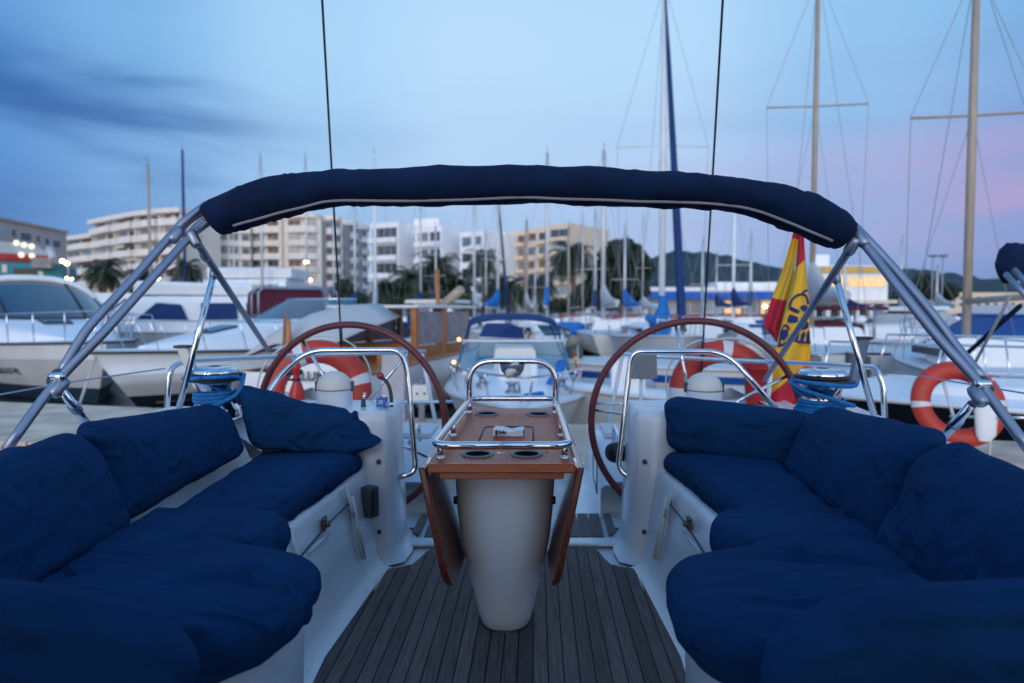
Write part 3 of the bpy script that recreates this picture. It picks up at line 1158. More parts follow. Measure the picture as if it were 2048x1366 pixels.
def backmap(y0, y1, xb, xt, z0, z1, th, s, dz0=0, dz1=0):
    """leaning back cushion along the coaming: u along y, v up, w thickness towards the cockpit"""
    def fn(u, v, w):
        y = y0 + (y1 - y0) * (u + 1) / 2
        b = (v + 1) / 2
        g = (w + 1) / 2
        zt = z1 + dz0 + (dz1 - dz0) * (u + 1) / 2
        p = Vector((xb + (xt - xb) * b - th * (1 - g), y, z0 + (zt - z0) * b + .02 * (1 - g) * b))
        return p if s < 0 else mir(p)
    return fn


cushion('back_cushion', 'left near back cushion in blue terry at the left edge of the cockpit', backmap(.95, 1.79, -.985, -1.09, .47, .735, .11, -1), (.42, .12, .05), BG, rad=.05, puff=.025, folds=12, fdir=(0, 1, .2), amp=.006, seed=31)
cushion('back_cushion', 'left middle back cushion in blue terry beside the crumpled tilted one', backmap(1.80, 2.66, -1.03, -1.10, .475, .735, .10, -1, .015, -.075), (.42, .12, .05), BG, rad=.05, puff=.025, folds=7, fdir=(0, 1, .1), amp=.005, seed=33)
# tilted cushion at the far left end, its cover crumpled
lb3 = hexmap([P(490, 908, 2.60), P(752, 920, 2.66), P(470, 768, 2.68), P(730, 832, 2.74),
              P(490, 905, 2.60) + Vector((.01, .12, .03)), P(752, 905, 2.78), P(472, 760, 2.78), P(730, 830, 2.84)])


def lb3_shape(V, uvw):
    V = V.copy()
    for i, (u, v, w) in enumerate(uvw):
        # corner of the loose cover hanging off on the right
        g = max(0, u - .55) / .45 * max(0, .1 - v) / 1.1
        V[i][0] += .035 * g
        V[i][2] += .05 * g
    return V


cushion('back_cushion', 'left far back cushion tilted on its corner, with a loose crumpled blue cover', lb3, (.26, .14, .06), BG, nu=96, nv=72, rad=.055, puff=.03, folds=46, fdir=(.85, 0, .5), amp=.010, seed=42, flen=(.12, .4), rough=.012, extra=lb3_shape)
cushion('back_cushion', 'right near back cushion in blue terry, draped with diagonal folds at the right edge', backmap(.85, 1.67, -.955, -1.07, .47, .745, .13, 1, .0, -.015), (.42, .14, .06), BG, rad=.06, puff=.03, folds=26, fdir=(.2, .7, .6), amp=.010, seed=51)
cushion('back_cushion', 'right middle back cushion in blue terry between two other back cushions', backmap(1.66, 2.42, -.975, -1.08, .465, .745, .11, 1, .01, -.05), (.38, .12, .05), BG, rad=.05, puff=.025, folds=6, fdir=(0, 1, .1), amp=.005, seed=52)
rb3 = hexmap([P(1338, 908, 2.64), P(1592, 950, 2.44), P(1330, 793, 2.70), P(1622, 826, 2.46),
              P(1338, 908, 2.64) + Vector((.02, .12, 0)), P(1592, 950, 2.44) + Vector((.06, .11, 0)), P(1330, 793, 2.70) + Vector((.02, .12, -.01)), P(1622, 826, 2.46) + Vector((.06, .11, -.01))])
cushion('back_cushion', 'right far back cushion standing upright across the bench end below the white compass cover', rb3, (.24, .13, .06), BG, rad=.06, puff=.03, folds=5, fdir=(1, 0, .1), amp=.005, seed=53)
# forward cushions against the bulkhead, seen from behind
for s, sd, lab in ((-1, 61, 'left forward cushion in blue terry, closest to the viewer at bottom left'), (1, 62, 'right forward cushion in blue terry, closest to the viewer at bottom right')):
    def fwd(u, v, w, s=s):
        a = (u + 1) / 2
        x = -1.15 + (.695 if s < 0 else .66) * a
        b = (v + 1) / 2
        drop = .085 * max(0, (a - .62) / .38) ** 2
        p = Vector((x, .90 + .11 * (w + 1) / 2 - .03 * (1 - b), .46 + (.235 - drop) * b - .015 * a))
        return p if s < 0 else mir(p)
    cushion('back_cushion', lab, fwd, (.36, .12, .06), BG, rad=.075, puff=.035, folds=30, fdir=(1, 0, -.15), amp=.009, seed=sd, flen=(.2, .5))

# ================================================================== folded bimini
bim = thing('folded_bimini', 'folded navy bimini on bent aluminium bows arching over the cockpit', 'bimini', (0, 2.2, .7))
TOP = [(404, 412), (425, 399), (450, 388), (475, 376), (500, 366), (530, 357), (560, 350), (590, 347), (620, 344), (660, 340), (690, 339), (720, 341), (800, 337), (880, 334), (950, 333), (1050, 332), (1120, 333), (1200, 336), (1270, 341), (1330, 345), (1390, 347), (1430, 352), (1480, 358), (1530, 365), (1572, 371), (1600, 382), (1630, 388), (1660, 408), (1690, 428), (1708, 444)]
BOT = [(444, 470), (462, 466), (480, 461), (500, 455), (520, 450), (545, 443), (565, 437), (590, 431), (620, 424), (655, 415), (690, 412), (720, 412), (800, 413), (880, 412), (950, 410), (1045, 406), (1120, 409), (1200, 411), (1270, 414), (1330, 415), (1390, 417), (1430, 420), (1470, 425), (1510, 435), (1550, 450), (1580, 462), (1610, 475), (1635, 485), (1655, 494), (1672, 499)]
rows, bottom, under = [], [], []
tt = smooth_path([Vector((*t, 0)) for t in TOP], 3)
bb = smooth_path([Vector((*t, 0)) for t in BOT], 3)
nst = len(tt)
for i, (a, b) in enumerate(zip(tt, bb)):
    f = i / (nst - 1)
    d = 2.30 - .16 * f
    A, B = P(a.x, a.y, d), P(b.x, b.y, d)
    c = (A + B) / 2
    h = (A - B) / 2
    e = min(1, min(f, 1 - f) * 22 + .35)
    ring = []
    for k in range(24):
        an = 2 * math.pi * k / 24
        q = c + h * math.cos(an) * (1 if math.cos(an) > 0 else 1) + Vector((0, 1, 0)) * math.sin(an) * (.085 * (.45 + .55 * e))
        nn = .007 * noise.noise(Vector((f * 26 + k * .22, k * .45, 3.0))) + .006 * noise.noise(Vector((f * 75 + k * .6, k * .3, 9.0)))
        nn *= 1.0 if .06 < f < .94 else .6
        q += (q - c).normalized() * nn
        ring.append(q)
    rows.append(ring)
    bottom.append(B + Vector((0, -.055 * e, .010)))
    under.append(B)
mb = MB()
mb.grid(rows, closed=True)
mb.cap(rows[0][::-1]); mb.cap(rows[-1])
part('canopy_roll', mb, M['navy'], bim)
mb = MB()
mb.tube(bottom[6:-4], .0048, 6)
part('piping', mb, M['piping_grey'], bim)
for s, pts in (('a', [(14, 898, 1.72), (118, 752, 1.86), (240, 618, 2.05), (352, 482, 2.23), (380, 458, 2.26), (418, 430, 2.30)]),):
    pass


def bow(pts, r=.0132):
    mb = MB()
    mb.tube(smooth_path([P(*p) for p in pts], 4), r, 12)
    return part('bow', mb, M['alu'], bim)


bow([(12, 900, 1.74), (110, 768, 1.87), (205, 668, 1.97), (300, 562, 2.10), (372, 482, 2.22), (400, 456, 2.27), (432, 434, 2.30)])
bow([(122, 745, 1.90), (160, 680, 1.95), (190, 640, 1.99), (270, 553, 2.10), (345, 468, 2.22), (372, 440, 2.25), (415, 408, 2.30)])
bow([(360, 462, 2.24), (380, 441, 2.27), (420, 418, 2.30)], .0105)
bow([(376, 472, 2.24), (396, 450, 2.27), (428, 428, 2.30)], .0105)
bow([(2062, 905, 1.66), (1965, 775, 1.78), (1880, 680, 1.87), (1800, 580, 1.97), (1732, 492, 2.08), (1705, 468, 2.12), (1690, 450, 2.14)])
bow([(1966, 758, 1.80), (1910, 690, 1.87), (1860, 622, 1.93), (1780, 528, 2.03), (1722, 466, 2.10), (1700, 445, 2.14)])
bow([(1738, 500, 2.07), (1716, 478, 2.10), (1690, 462, 2.14)], .0105)


def fitting(p, r=.017, axis=(0, 0, 1), l=.03, m='alu', name='clamp'):
    mb = MB()
    mb.lathe([(0, -l), (r * .8, -l), (r, -l * .6), (r, l * .6), (r * .8, l), (0, l)], p, 12, axis)
    return part(name, mb, M[m], bim)


for p, q in (((114, 757, 1.885), (150, 705, 1.93)), ((1966, 772, 1.79), (1935, 725, 1.83))):
    a, b = P(*p), P(*q)
    fitting(a, .021, b - a, .022, 'darkgrey')
    fitting(P(p[0], p[1] - 4, p[2] - .02), .012, (1, 0, 0), .02, 'steel', 'bolt')
for p, q in (((118, 775, 1.87), (135, 755, 1.89)), ((1956, 792, 1.77), (1945, 775, 1.79)), ((352, 470, 2.22), (372, 446, 2.25)), ((388, 478, 2.23), (400, 500, 2.23)), ((1722, 478, 2.09), (1735, 495, 2.07)), ((1704, 492, 2.10), (1690, 515, 2.12))):
    a, b = P(*p), P(*q)
    fitting(a, .018, b - a, .028)


def strut(a, b, r=.0105, m='alu'):
    mb = MB()
    mb.tube([P(*a), P(*b)], r, 10)
    return part('strut', mb, M[m], bim)


strut((392, 482, 2.24), (536, 700, 3.55), .0125)
strut((428, 548, 2.60), (352, 838, 2.55), .0115, 'steel')
strut((1702, 494, 2.12), (1530, 760, 3.55), .0125)
strut((1672, 556, 2.50), (1757, 862, 2.45), .0115, 'steel')
strut((122, 780, 1.87), (182, 856, 2.0), .0125, 'steel')
strut((1945, 808, 1.78), (1872, 890, 1.93), .0125, 'steel')
for a, b in (((428, 546, 2.60), (426, 562, 2.6)), ((1672, 556, 2.5), (1675, 570, 2.5)), ((410, 512, 2.35), (420, 530, 2.4)), ((150, 815, 1.93), (156, 822, 1.94)), ((1912, 846, 1.85), (1906, 852, 1.86))):
    fitting(P(*a), .0155, P(*b) - P(*a), .02, 'alu', 'collar')
# ================================================================== unseen sprayhood over the viewer's head, added to shade the near cockpit
shade_hood = thing('sprayhood', 'unseen navy canvas hood with dimming vinyl front, added to shade the cockpit', 'sprayhood', (-.1, -.3, .5))


def shade_hood_row(y, zt, w):
    return [Vector((-.1 + w * math.sin(a), y, .47 + (zt - .47) * max(0, math.cos(a)) ** .45)) for a in np.linspace(-math.pi / 2, math.pi / 2, 17)]


H_R = [shade_hood_row(*q) for q in ((.34, 1.62, 1.27), (.0, 1.68, 1.27), (-.55, 1.62, 1.25), (-.75, 1.50, 1.22), (-1.35, .50, 1.15))]
part('hood', MB().grid(H_R[:4]), M['navy'], shade_hood, solid=.004)
part('dimming_panel', MB().grid(H_R[3:]), M['vinyl'], shade_hood)
part('bow', MB().tube([p + Vector((0, -.02, -.015)) for p in H_R[0]], .0125, 8), M['steel'], shade_hood)
# ================================================================== stern rails
def rail_tubes(root, name, tubes, mt='steel'):
    for pts, r, fr in tubes:
        mb = MB()
        mb.tube(fillet([P(*p) for p in pts], fr) if fr else [P(*p) for p in pts], r, 10)
        part(name, mb, M[mt], root)


lr = thing('stern_rail', 'left stern rail of white and steel tubes carrying the left lifebuoy', 'guard rail', tuple(P(600, 830, 3.9)), 'stern rails')
rail_tubes(lr, 'top_rail', [([(328, 880, 3.05), (340, 735, 3.05), (372, 722, 3.15), (600, 711, 3.85), (852, 703, 4.05)], .0125, .10)])
rail_tubes(lr, 'lower_rail', [([(690, 806, 4.0), (905, 803, 4.1)], .010, 0)])
rail_tubes(lr, 'stanchion', [([(588, 708, 3.85), (613, 830, 3.9)], .013, 0), ([(843, 704, 4.05), (876, 868, 4.1)], .012, 0)], 'gel')
rail_tubes(lr, 'clamp', [([(572, 746, 3.8), (604, 744, 3.8)], .016, 0), ([(770, 704, 4.0), (800, 703, 4.0)], .016, 0)], 'black')
rr_ = thing('stern_rail', 'right stern rail of steel tubes carrying the right lifebuoy and a grey plate', 'guard rail', tuple(P(1400, 830, 3.9)), 'stern rails')
rail_tubes(rr_, 'top_rail', [([(1226, 705, 4.05), (1310, 713, 4.0), (1520, 723, 3.75), (1660, 729, 3.35), (1752, 735, 3.0), (1766, 765, 2.97), (1772, 880, 2.95)], .0125, .09)])
rail_tubes(rr_, 'lower_rail', [([(1190, 806, 4.1), (1290, 809, 4.0)], .010, 0)])
rail_tubes(rr_, 'stanchion', [([(1245, 707, 4.05), (1213, 872, 4.1)], .012, 0), ([(1283, 750, 4.0), (1281, 830, 4.0)], .012, 0), ([(1543, 728, 3.75), (1533, 830, 3.8)], .012, 0)], 'gel')
rail_tubes(rr_, 'clamp', [([(1500, 721, 3.78), (1528, 723, 3.74)], .016, 0)], 'black')
mb = MB()
c = P(1287, 733, 3.98)
mb.obox(c, (.078, -.006, 0), (0, .006, 0), (-.004, 0, .074))
pl = part('mounting_plate', mb, M['grey'], rr_, bevel=.008)
for q in ((-.05, -.055), (.05, -.055)):
    mb = MB()
    mb.lathe([(0, .004), (.006, .003), (.006, 0)], c + Vector((q[0], -.006, q[1])), 8, (0, -1, 0))
    part('bolt', mb, M['steel'], pl)
# lifelines
for s, pts in (('left', [(-60, 800, 2.0), (150, 763, 2.5), (330, 737, 3.03)]), ('right', [(1766, 740, 3.0), (1900, 762, 2.55), (2100, 795, 2.1)])):
    mb = MB()
    mb.tube(smooth_path([P(*p) for p in pts], 5), .0032, 6)
    o = part('lifeline', mb, M['wire_grey'], None)
    tag(o, s + ' lifeline wire running forward from the stern rail to the edge of the cockpit', 'lifeline')
# tapered socket posts with black caps behind the winches
for lab, p0, p1, g in (('left pale tapered post with black cap behind the left winch', (366, 693, 3.0), (398, 776, 3.05), 'gel_cream'), ('right grey post with dark cap behind the right winch', (1726, 676, 2.95), (1706, 770, 3.0), 'alu')):
    t = thing('outboard_post', lab, 'post', tuple(P(*p1)))
    a, b = P(*p0), P(*p1)
    mb = MB()
    ex = Vector((.024, 0, 0))
    mb.hexa([b - ex * .7 + Vector((0, -.02, 0)), b + ex * .7 + Vector((0, -.02, 0)), b + ex * .7 + Vector((0, .02, 0)), b - ex * .7 + Vector((0, .02, 0)),
             a - ex + Vector((0, -.02, 0)), a + ex + Vector((0, -.02, 0)), a + ex + Vector((0, .02, 0)), a - ex + Vector((0, .02, 0))])
    part('post', mb, M[g], t, bevel=.005)
    mb = MB()
    mb.obox(a, (.032, 0, 0), (0, .026, 0), (0, 0, .006))
    part('cap', mb, M['black'], t, bevel=.003)


# ================================================================== lifebuoys
def buoy(label, c, Ro, r, e1, e3, bands=(20, 110, 200, 290), rope=True, bw=.10, group='lifebuoys hung on stern rails'):
    c, e1, e3 = Vector(c), Vector(e1).normalized(), Vector(e3).normalized()
    nrm = e1.cross(e3).normalized()
    b = thing('lifebuoy', label, 'lifebuoy', tuple(c), group)
    Rm = Ro - r

    def ring(a, k, rr, sq=.82):
        ph = 2 * math.pi * k / 14
        d = e1 * math.cos(a) + e3 * math.sin(a)
        return c + d * (Rm + rr * math.cos(ph)) + nrm * (rr * sq * math.sin(ph))
    mb = MB()
    mb.grid([[ring(a, k, r) for k in range(14)] for a in np.linspace(0, 2 * math.pi, 61)], closed=True)
    part('ring', mb, M['buoy'], b)
    for ba in bands:
        mb = MB()
        mb.grid([[ring(R(ba) + a, k, r * 1.025) for k in range(14)] for a in np.linspace(-bw, bw, 5)], closed=True)
        part('reflective_band', mb, M['tape'], b)
    if rope:
        mb = MB()
        pts = []
        for a in np.linspace(0, 2 * math.pi, 80, endpoint=False):
            q = abs(math.sin((a - R(bands[0])) * 2)) ** .7
            pts.append(c + (e1 * math.cos(a) + e3 * math.sin(a)) * (Ro + .004 + .030 * q) - nrm * (.008 + .012 * q))
        mb.tube(pts, .006, 6, closed=True)
        part('grab_line', mb, M['rope_w'], b)
    return b


lc = P(633, 789, 4.12)
buoy('orange-red lifebuoy on the left stern rail, behind the left steering wheel', lc, .335, .072, (1, .05, 0), (0, .15, 1), bands=(18, 112, 198, 292))
rc = P(1446, 787, 4.05)
buoy('orange-red lifebuoy on the right stern rail, behind the right steering wheel', rc, .318, .068, (1, -.1, 0), (0, .15, 1), bands=(3, 84, 180, 270))
# red rescue light
rl = thing('rescue_light', 'red bottle-shaped rescue light strapped to the left stern rail', 'rescue light', tuple(P(595, 790, 3.75)))
c = P(594, 800, 3.72)
mb = MB()
mb.lathe([(0, -.05), (.036, -.05), (.044, -.02), (.044, .02), (.036, .06), (.022, .095), (.018, .12), (.018, .16), (.021, .165), (.021, .20), (.012, .21), (0, .212)], c, 20)
part('lamp_body', mb, M['red'], rl)
mb = MB()
mb.lathe([(.0225, .105), (.0225, .12)], c, 16)
mb.obox(c + Vector((-.03, 0, .112)), (.028, 0, 0), (0, .004, 0), (0, 0, .006))
part('strap', mb, M['black'], rl)
# red bucket hanging on the right rail
rb = thing('red_bucket', 'red bucket hung inside the right stern rail beside the flag', 'bucket', tuple(P(1512, 790, 3.85)))
c = P(1512, 806, 3.9)
mb = MB()
mb.lathe([(.055, -.02), (.075, .20), (.079, .20), (.079, .212), (.072, .212), (.05, 0)], c, 20)
part('pail', mb, M['red'], rb)
mb = MB()
mb.tube([c + Vector((.078 * math.cos(a), 0, .205 + .06 * math.sin(a))) for a in np.linspace(0, math.pi, 12)], .004, 6)
part('handle', mb, M['darkgrey'], rb)

# ================================================================== winches with blue rope
def winch(label, rlabel, base, r, h, rope_pts, coil_z, tail):
    w = thing('winch', label, 'winch', tuple(base), 'cockpit winches')
    c = Vector(base)
    mb = MB()
    mb.lathe([(r * 1.05, -.03), (r * 1.05, .0), (r * .95, .01), (r * .80, h * .18), (r * .74, h * .42), (r * .82, h * .60), (r * .95, h * .66)], c, 32)
    part('drum', mb, M['steel'], w)
    mb = MB()
    mb.lathe([(r * .9, h * .655), (r * 1.16, h * .68), (r * 1.18, h * .72), (r * .95, h * .755), (r * 1.1, h * .79), (r * 1.12, h * .83), (r * .6, h * .86)], c, 32)
    part('self_tailer', mb, M['black'], w)
    mb = MB()
    mb.lathe([(r * .98, h * .86), (r * .98, h * .91), (r * .82, h * .985), (r * .3, h * 1.0), (0, h * 1.0)], c, 32)
    part('top_cap', mb, M['steel'], w)
    mb = MB()
    mb.lathe([(0, h * 1.005), (r * .24, h * 1.005)], c, 12)
    part('handle_socket', mb, M['caulk'], w)
    mb = MB()
    pts = []
    for t in np.linspace(0, 3, 60):
        a = t * 2 * math.pi
        pts.append(c + Vector((r * .86 * math.cos(a), r * .86 * math.sin(a), coil_z + .014 * t)))
    pts += smooth_path([Vector(p) for p in [tuple(pts[-1])] + [tuple(q) for q in tail]], 6)[1:]
    mb.tube(pts, .0085, 8)
    o = part('sheet_rope', mb, M['rope_b'], None)
    tag(o, rlabel, 'rope', 'blue ropes on the winches')
    return w


bz = P(432, 818, 2.75)
r_, h_ = .092, .175
tl = [bz + Vector((.10, -.02, .06)), bz + Vector((.115, -.03, .13)), bz + Vector((.05, -.112, .142)), bz + Vector((-.09, -.075, .132)), bz + Vector((-.095, .05, .13)), bz + Vector((.06, .09, .13)), bz + Vector((.12, -.01, .135)), bz + Vector((.11, -.06, .07)), bz + Vector((.02, -.12, .02)), bz + Vector((-.08, -.10, -.03)), bz + Vector((-.14, -.08, -.05))]
winch('left chrome winch with black self-tailing jaws on the left coaming', 'blue rope turned round the left winch', bz, r_, h_, None, .03, tl)
bz = P(1642, 826, 2.62)
tr = [bz + Vector((-.09, -.03, .08)), bz + Vector((-.11, 0, .125)), bz + Vector((-.08, -.09, .128)), bz + Vector((.05, -.11, .118)), bz + Vector((.115, -.01, .12)), bz + Vector((.02, .11, .12)), bz + Vector((-.1, .04, .125)), bz + Vector((-.10, -.06, .10)), bz + Vector((.06, -.10, .05)), bz + Vector((.10, 0, .03)), bz + Vector((.0, .1, .02)), bz + Vector((-.10, .0, .015)), bz + Vector((-.05, -.10, .01)), bz + Vector((.08, -.08, -.02)), bz + Vector((.03, .02, -.03))]
winch('right chrome winch with black self-tailing jaws on the right coaming', 'blue rope turned round the right winch', bz, r_ * 1.0, h_, None, .012, tr)

# ================================================================== backstays
for lab, a, b in (('left dark backstay wire running down behind the bimini to the left quarter', (683, 690, 4.1), (641, -60, 3.0)), ('right dark backstay wire running down behind the bimini to the right quarter', (1404, 720, 4.0), (1449, -60, 2.95))):
    A, B = P(*a), P(*b)
    mb = MB()
    mb.tube([A + (A - B) * .18, A, B, B + (B - A) * 2.2], .0052, 8)
    o = part('backstay', mb, M['wire'], None)
    tag(o, lab, 'backstay')
    mb = MB()
    mb.tube([A, A + (B - A) * .06], .010, 8)
    part('turnbuckle', mb, M['wire'], o)

# ================================================================== ensign
fl = thing('ensign', 'hanging red and yellow flag with a blue crown on the right stern quarter', 'flag', tuple(P(1600, 800, 3.95)))


def zp(x, y, d):
    return P(1510 + x / 3.794, 460 + y / 3.794, d)


def flag_panel(keys, d0, wav, ph, name):
    """keys: rows of (left, right, material of the rows below)"""
    mb = MB()
    nc = 22
    cuts = []
    for i in range(len(keys) - 1):
        (l0, r0, m0), (l1, r1, _) = keys[i], keys[i + 1]
        n = max(2, int(abs(l1[1] + r1[1] - l0[1] - r0[1]) / 2 / 18))
        for k in range(n + (1 if i == len(keys) - 2 else 0)):
            t = k / n
            cuts.append(((l0[0] + (l1[0] - l0[0]) * t, l0[1] + (l1[1] - l0[1]) * t), (r0[0] + (r1[0] - r0[0]) * t, r0[1] + (r1[1] - r0[1]) * t), m0))
    grid = []
    for (l, r, m) in cuts:
        row = []
        for c in range(nc + 1):
            u = c / nc
            x, y = l[0] + (r[0] - l[0]) * u, l[1] + (r[1] - l[1]) * u
            y += 14 * math.sin(u * math.pi) * (.3 if y > 200 else .0)
            d = d0 + wav * math.sin(u * 5.2 + ph + y * .0016) * min(1, y / 300) + .015 * math.sin(u * 11 + y * .006)
            row.append((x, y, d))
        grid.append(row)
    vs = [zp(*q) for row in grid for q in row]
    fs, ms = [], []
    for i in range(len(grid) - 1):
        for c in range(nc):
            mb.m.append(cuts[i][2])
            mb.f.append((i * (nc + 1) + c, i * (nc + 1) + c + 1, (i + 1) * (nc + 1) + c + 1, (i + 1) * (nc + 1) + c))
            mb.s.append(True)
    mb.v = [tuple(v) for v in vs]
    o = part(name, mb, [M['flag_r'], M['flag_y']], fl, solid=.002)

    def at(x, y):
        # depth of the cloth at a zoomed position
        j = min(range(len(grid)), key=lambda k: abs((grid[k][0][1] + grid[k][-1][1]) / 2 - y))
        row = grid[j]
        k = min(range(nc + 1), key=lambda q: abs(row[q][0] - x))
        return row[k][2]
    return o, at


flag_panel([((298, -8), (338, 0), 0), ((280, 60), (332, 72), 1), ((200, 330), (290, 340), 1), ((128, 512), (246, 535), 0), ((65, 725), (200, 760), 0), ((160, 845), (172, 852), 0)], 4.02, .04, .4, 'folded_half')
fb, fat = flag_panel([((335, -6), (368, 0), 0), ((325, 120), (374, 110), 0), ((308, 285), (381, 222), 1), ((248, 520), (404, 500), 1), ((168, 850), (421, 850), 1), ((128, 1030), (418, 960), 1), ((95, 1262), (415, 1000), 0), ((130, 1330), (335, 1320), 0)], 3.90, .045, 1.6, 'open_half')


def emblem(polys, closed=False):
    mb = MB()
    for pts, w in polys:
        q = [zp(x, y, fat(x, y) - .012) for x, y in pts]
        mb.tube(q, w, 6)
    return mb


def patch(mb, pts):
    q = [zp(x, y, fat(x, y) - .012) for x, y in pts]
    mb.prism(q[::-1], (0, .003, 0))


crown = emblem([(smooth_path([Vector((262, 575, 0)), Vector((285, 525, 0)), Vector((330, 490, 0)), Vector((372, 488, 0)), Vector((396, 520, 0)), Vector((402, 560, 0))], 5), .0055)] if False else
               [([(v.x, v.y) for v in smooth_path([Vector(p).to_3d() for p in ((262, 578), (285, 525), (330, 492), (372, 490), (396, 520), (402, 560))], 5)], .0065),
                ([(v.x, v.y) for v in smooth_path([Vector(p).to_3d() for p in ((360, 486), (372, 466), (395, 458))], 4)], .0065),
                ([(258, 586), (300, 606), (335, 622)], .011),
                ([(v.x, v.y) for v in smooth_path([Vector(p).to_3d() for p in ((212, 735), (232, 722), (252, 735), (256, 760))], 4)], .006),
                ([(v.x, v.y) for v in smooth_path([Vector(p).to_3d() for p in ((210, 745), (195, 790), (186, 870))], 4)], .005),
                ([(v.x, v.y) for v in smooth_path([Vector(p).to_3d() for p in ((270, 640), (255, 680), (258, 705))], 4)], .005),
                ([(172, 880), (215, 868), (262, 842), (330, 846), (416, 856)], .008)])
for pts in (((340, 585), (365, 570), (398, 570), (400, 600), (385, 622), (360, 612)), ((262, 648), (290, 645), (328, 662), (326, 700), (290, 705), (258, 698)), ((208, 765), (232, 752), (254, 768), (250, 805), (225, 838), (200, 830)),
            ((330, 705), (372, 690), (408, 700), (408, 742), (366, 760), (330, 748)), ((285, 772), (318, 760), (340, 780), (330, 830), (290, 845)), ((352, 790), (378, 768), (384, 800), (366, 846), (344, 842)), ((394, 780), (414, 760), (418, 850), (390, 852))):
    patch(crown, pts)
part('blue_crown', crown, M['flag_b'], fl)
mb = MB()
mb.tube([P(1634, 860, 3.98), P(1612, 640, 4.0), P(1597, 430, 4.02)], .010, 8)
part('staff', mb, M['wood'], fl)

# ================================================================== trim our own yacht, then build the marina in the level frame
PIV = Matrix.Translation((0, 0, CZ))
TR = PIV @ Matrix.Rotation(TRIM, 4, 'X') @ PIV.inverted()
for o in list(COL.objects):
    if o.parent is None and o.type in ('MESH', 'EMPTY'):
        o.matrix_world = TR @ (Matrix.Translation(o.location))
cp, sp = math.cos(PITCH), math.sin(PITCH)
WZ = -.75
LZ = .38                        # quay level

# ------------------------------------------------------------------ water
wm = mat('harbour_water', (.008, .016, .020), .22, var=.3, scale=.3, spec=.22, bump=.5, bscale=.9, bdist=.12, stretch=(1, 1.6, 1))
mb = MB()
mb.add([(-900, -300, WZ), (900, -300, WZ), (900, 3000, WZ), (-900, 3000, WZ)], [(0, 1, 2, 3)])
structure('water', mb, wm)
# ------------------------------------------------------------------ land and quay
mb = MB()
QY = 63.0
mb.box(-700, 700, QY, 2600, -1.6, LZ)
structure('quay', mb, mat('quay_paving', (.26, .24, .22), .85, var=.2, scale=.4))
terra = mat('terracotta_paint', (.30, .065, .045), .8, var=.2, scale=1.5)
mb = MB()
x0 = X(1120, QY)
while x0 < X(1520, QY):
    mb.box(x0, x0 + 2.9, QY - .25, QY - .02, -.35, LZ + .40)
    x0 += 3.0
t = part('quay_wall', mb, terra, None, bevel=.02)
tag(t, 'low terracotta red wall along the far quay below the blue awning', 'wall')
# ------------------------------------------------------------------ pontoon behind the stern: concrete slabs
pa = math.tan(R(-13.4))


def slab(x0, x1, y0, y1, z0, z1):
    b = [Vector((x, y + pa * x, z0)) for x, y in ((x0, y0), (x1, y0), (x1, y1), (x0, y1))]
    return MB().prism(b, (0, 0, z1 - z0))


root = structure('pontoon', slab(-18, 14, 5.25, 7.4, -.70, -.20), M['concrete'])
for i in range(12):
    a = -17 + i * 2.5
    part('pontoon_slab', slab(a + .012, a + 2.488, 5.2, 7.46, -.198, -.12), M['concrete'], root, bevel=.015)
# service post and socket box on the pontoon
t = thing('service_bollard', 'grey upright service cabinet on the pontoon behind the left stern rail', 'service post', tuple(P(787, 800, 7.6)))
a, b = P(766, 800, 7.6), P(812, 702, 7.6)
mb = MB()
mb.box(a.x, b.x, 7.5, 7.75, -.12, b.z)
part('cabinet', mb, mat('pale_grey_metal', (.36, .36, .40), .5), t, bevel=.02)
mb = MB()
mb.box(a.x - .02, b.x + .02, 7.48, 7.77, b.z, b.z + .03)
part('lid', mb, M['grey'], t, bevel=.01)
t = thing('socket_box', 'small cream socket box on a stub behind the left stern rail', 'socket box', tuple(P(843, 805, 7.5)))
a, b = P(826, 802, 7.5), P(862, 768, 7.5)
mb = MB()
mb.box(a.x, b.x, 7.4, 7.55, a.z, b.z)
part('box', mb, M['gel_cream'], t, bevel=.02)
mb = MB()
mb.box(a.x + .07, b.x - .07, 7.44, 7.51, -.12, a.z)
part('stub', mb, M['grey'], t)
part('cap', MB().lathe([(.04, 0), (.04, .07), (0, .08)], ((a.x + b.x) / 2, 7.47, b.z), 12), M['grey'], t)
for q in (-.04, .04):
    mb = MB()
    mb.lathe([(0, .006), (.012, .006), (.014, 0)], ((a.x + b.x) / 2 + q, 7.4, (a.z + b.z) / 2), 10, (0, -1, 0))
    part('socket', mb, M['darkgrey'], t)

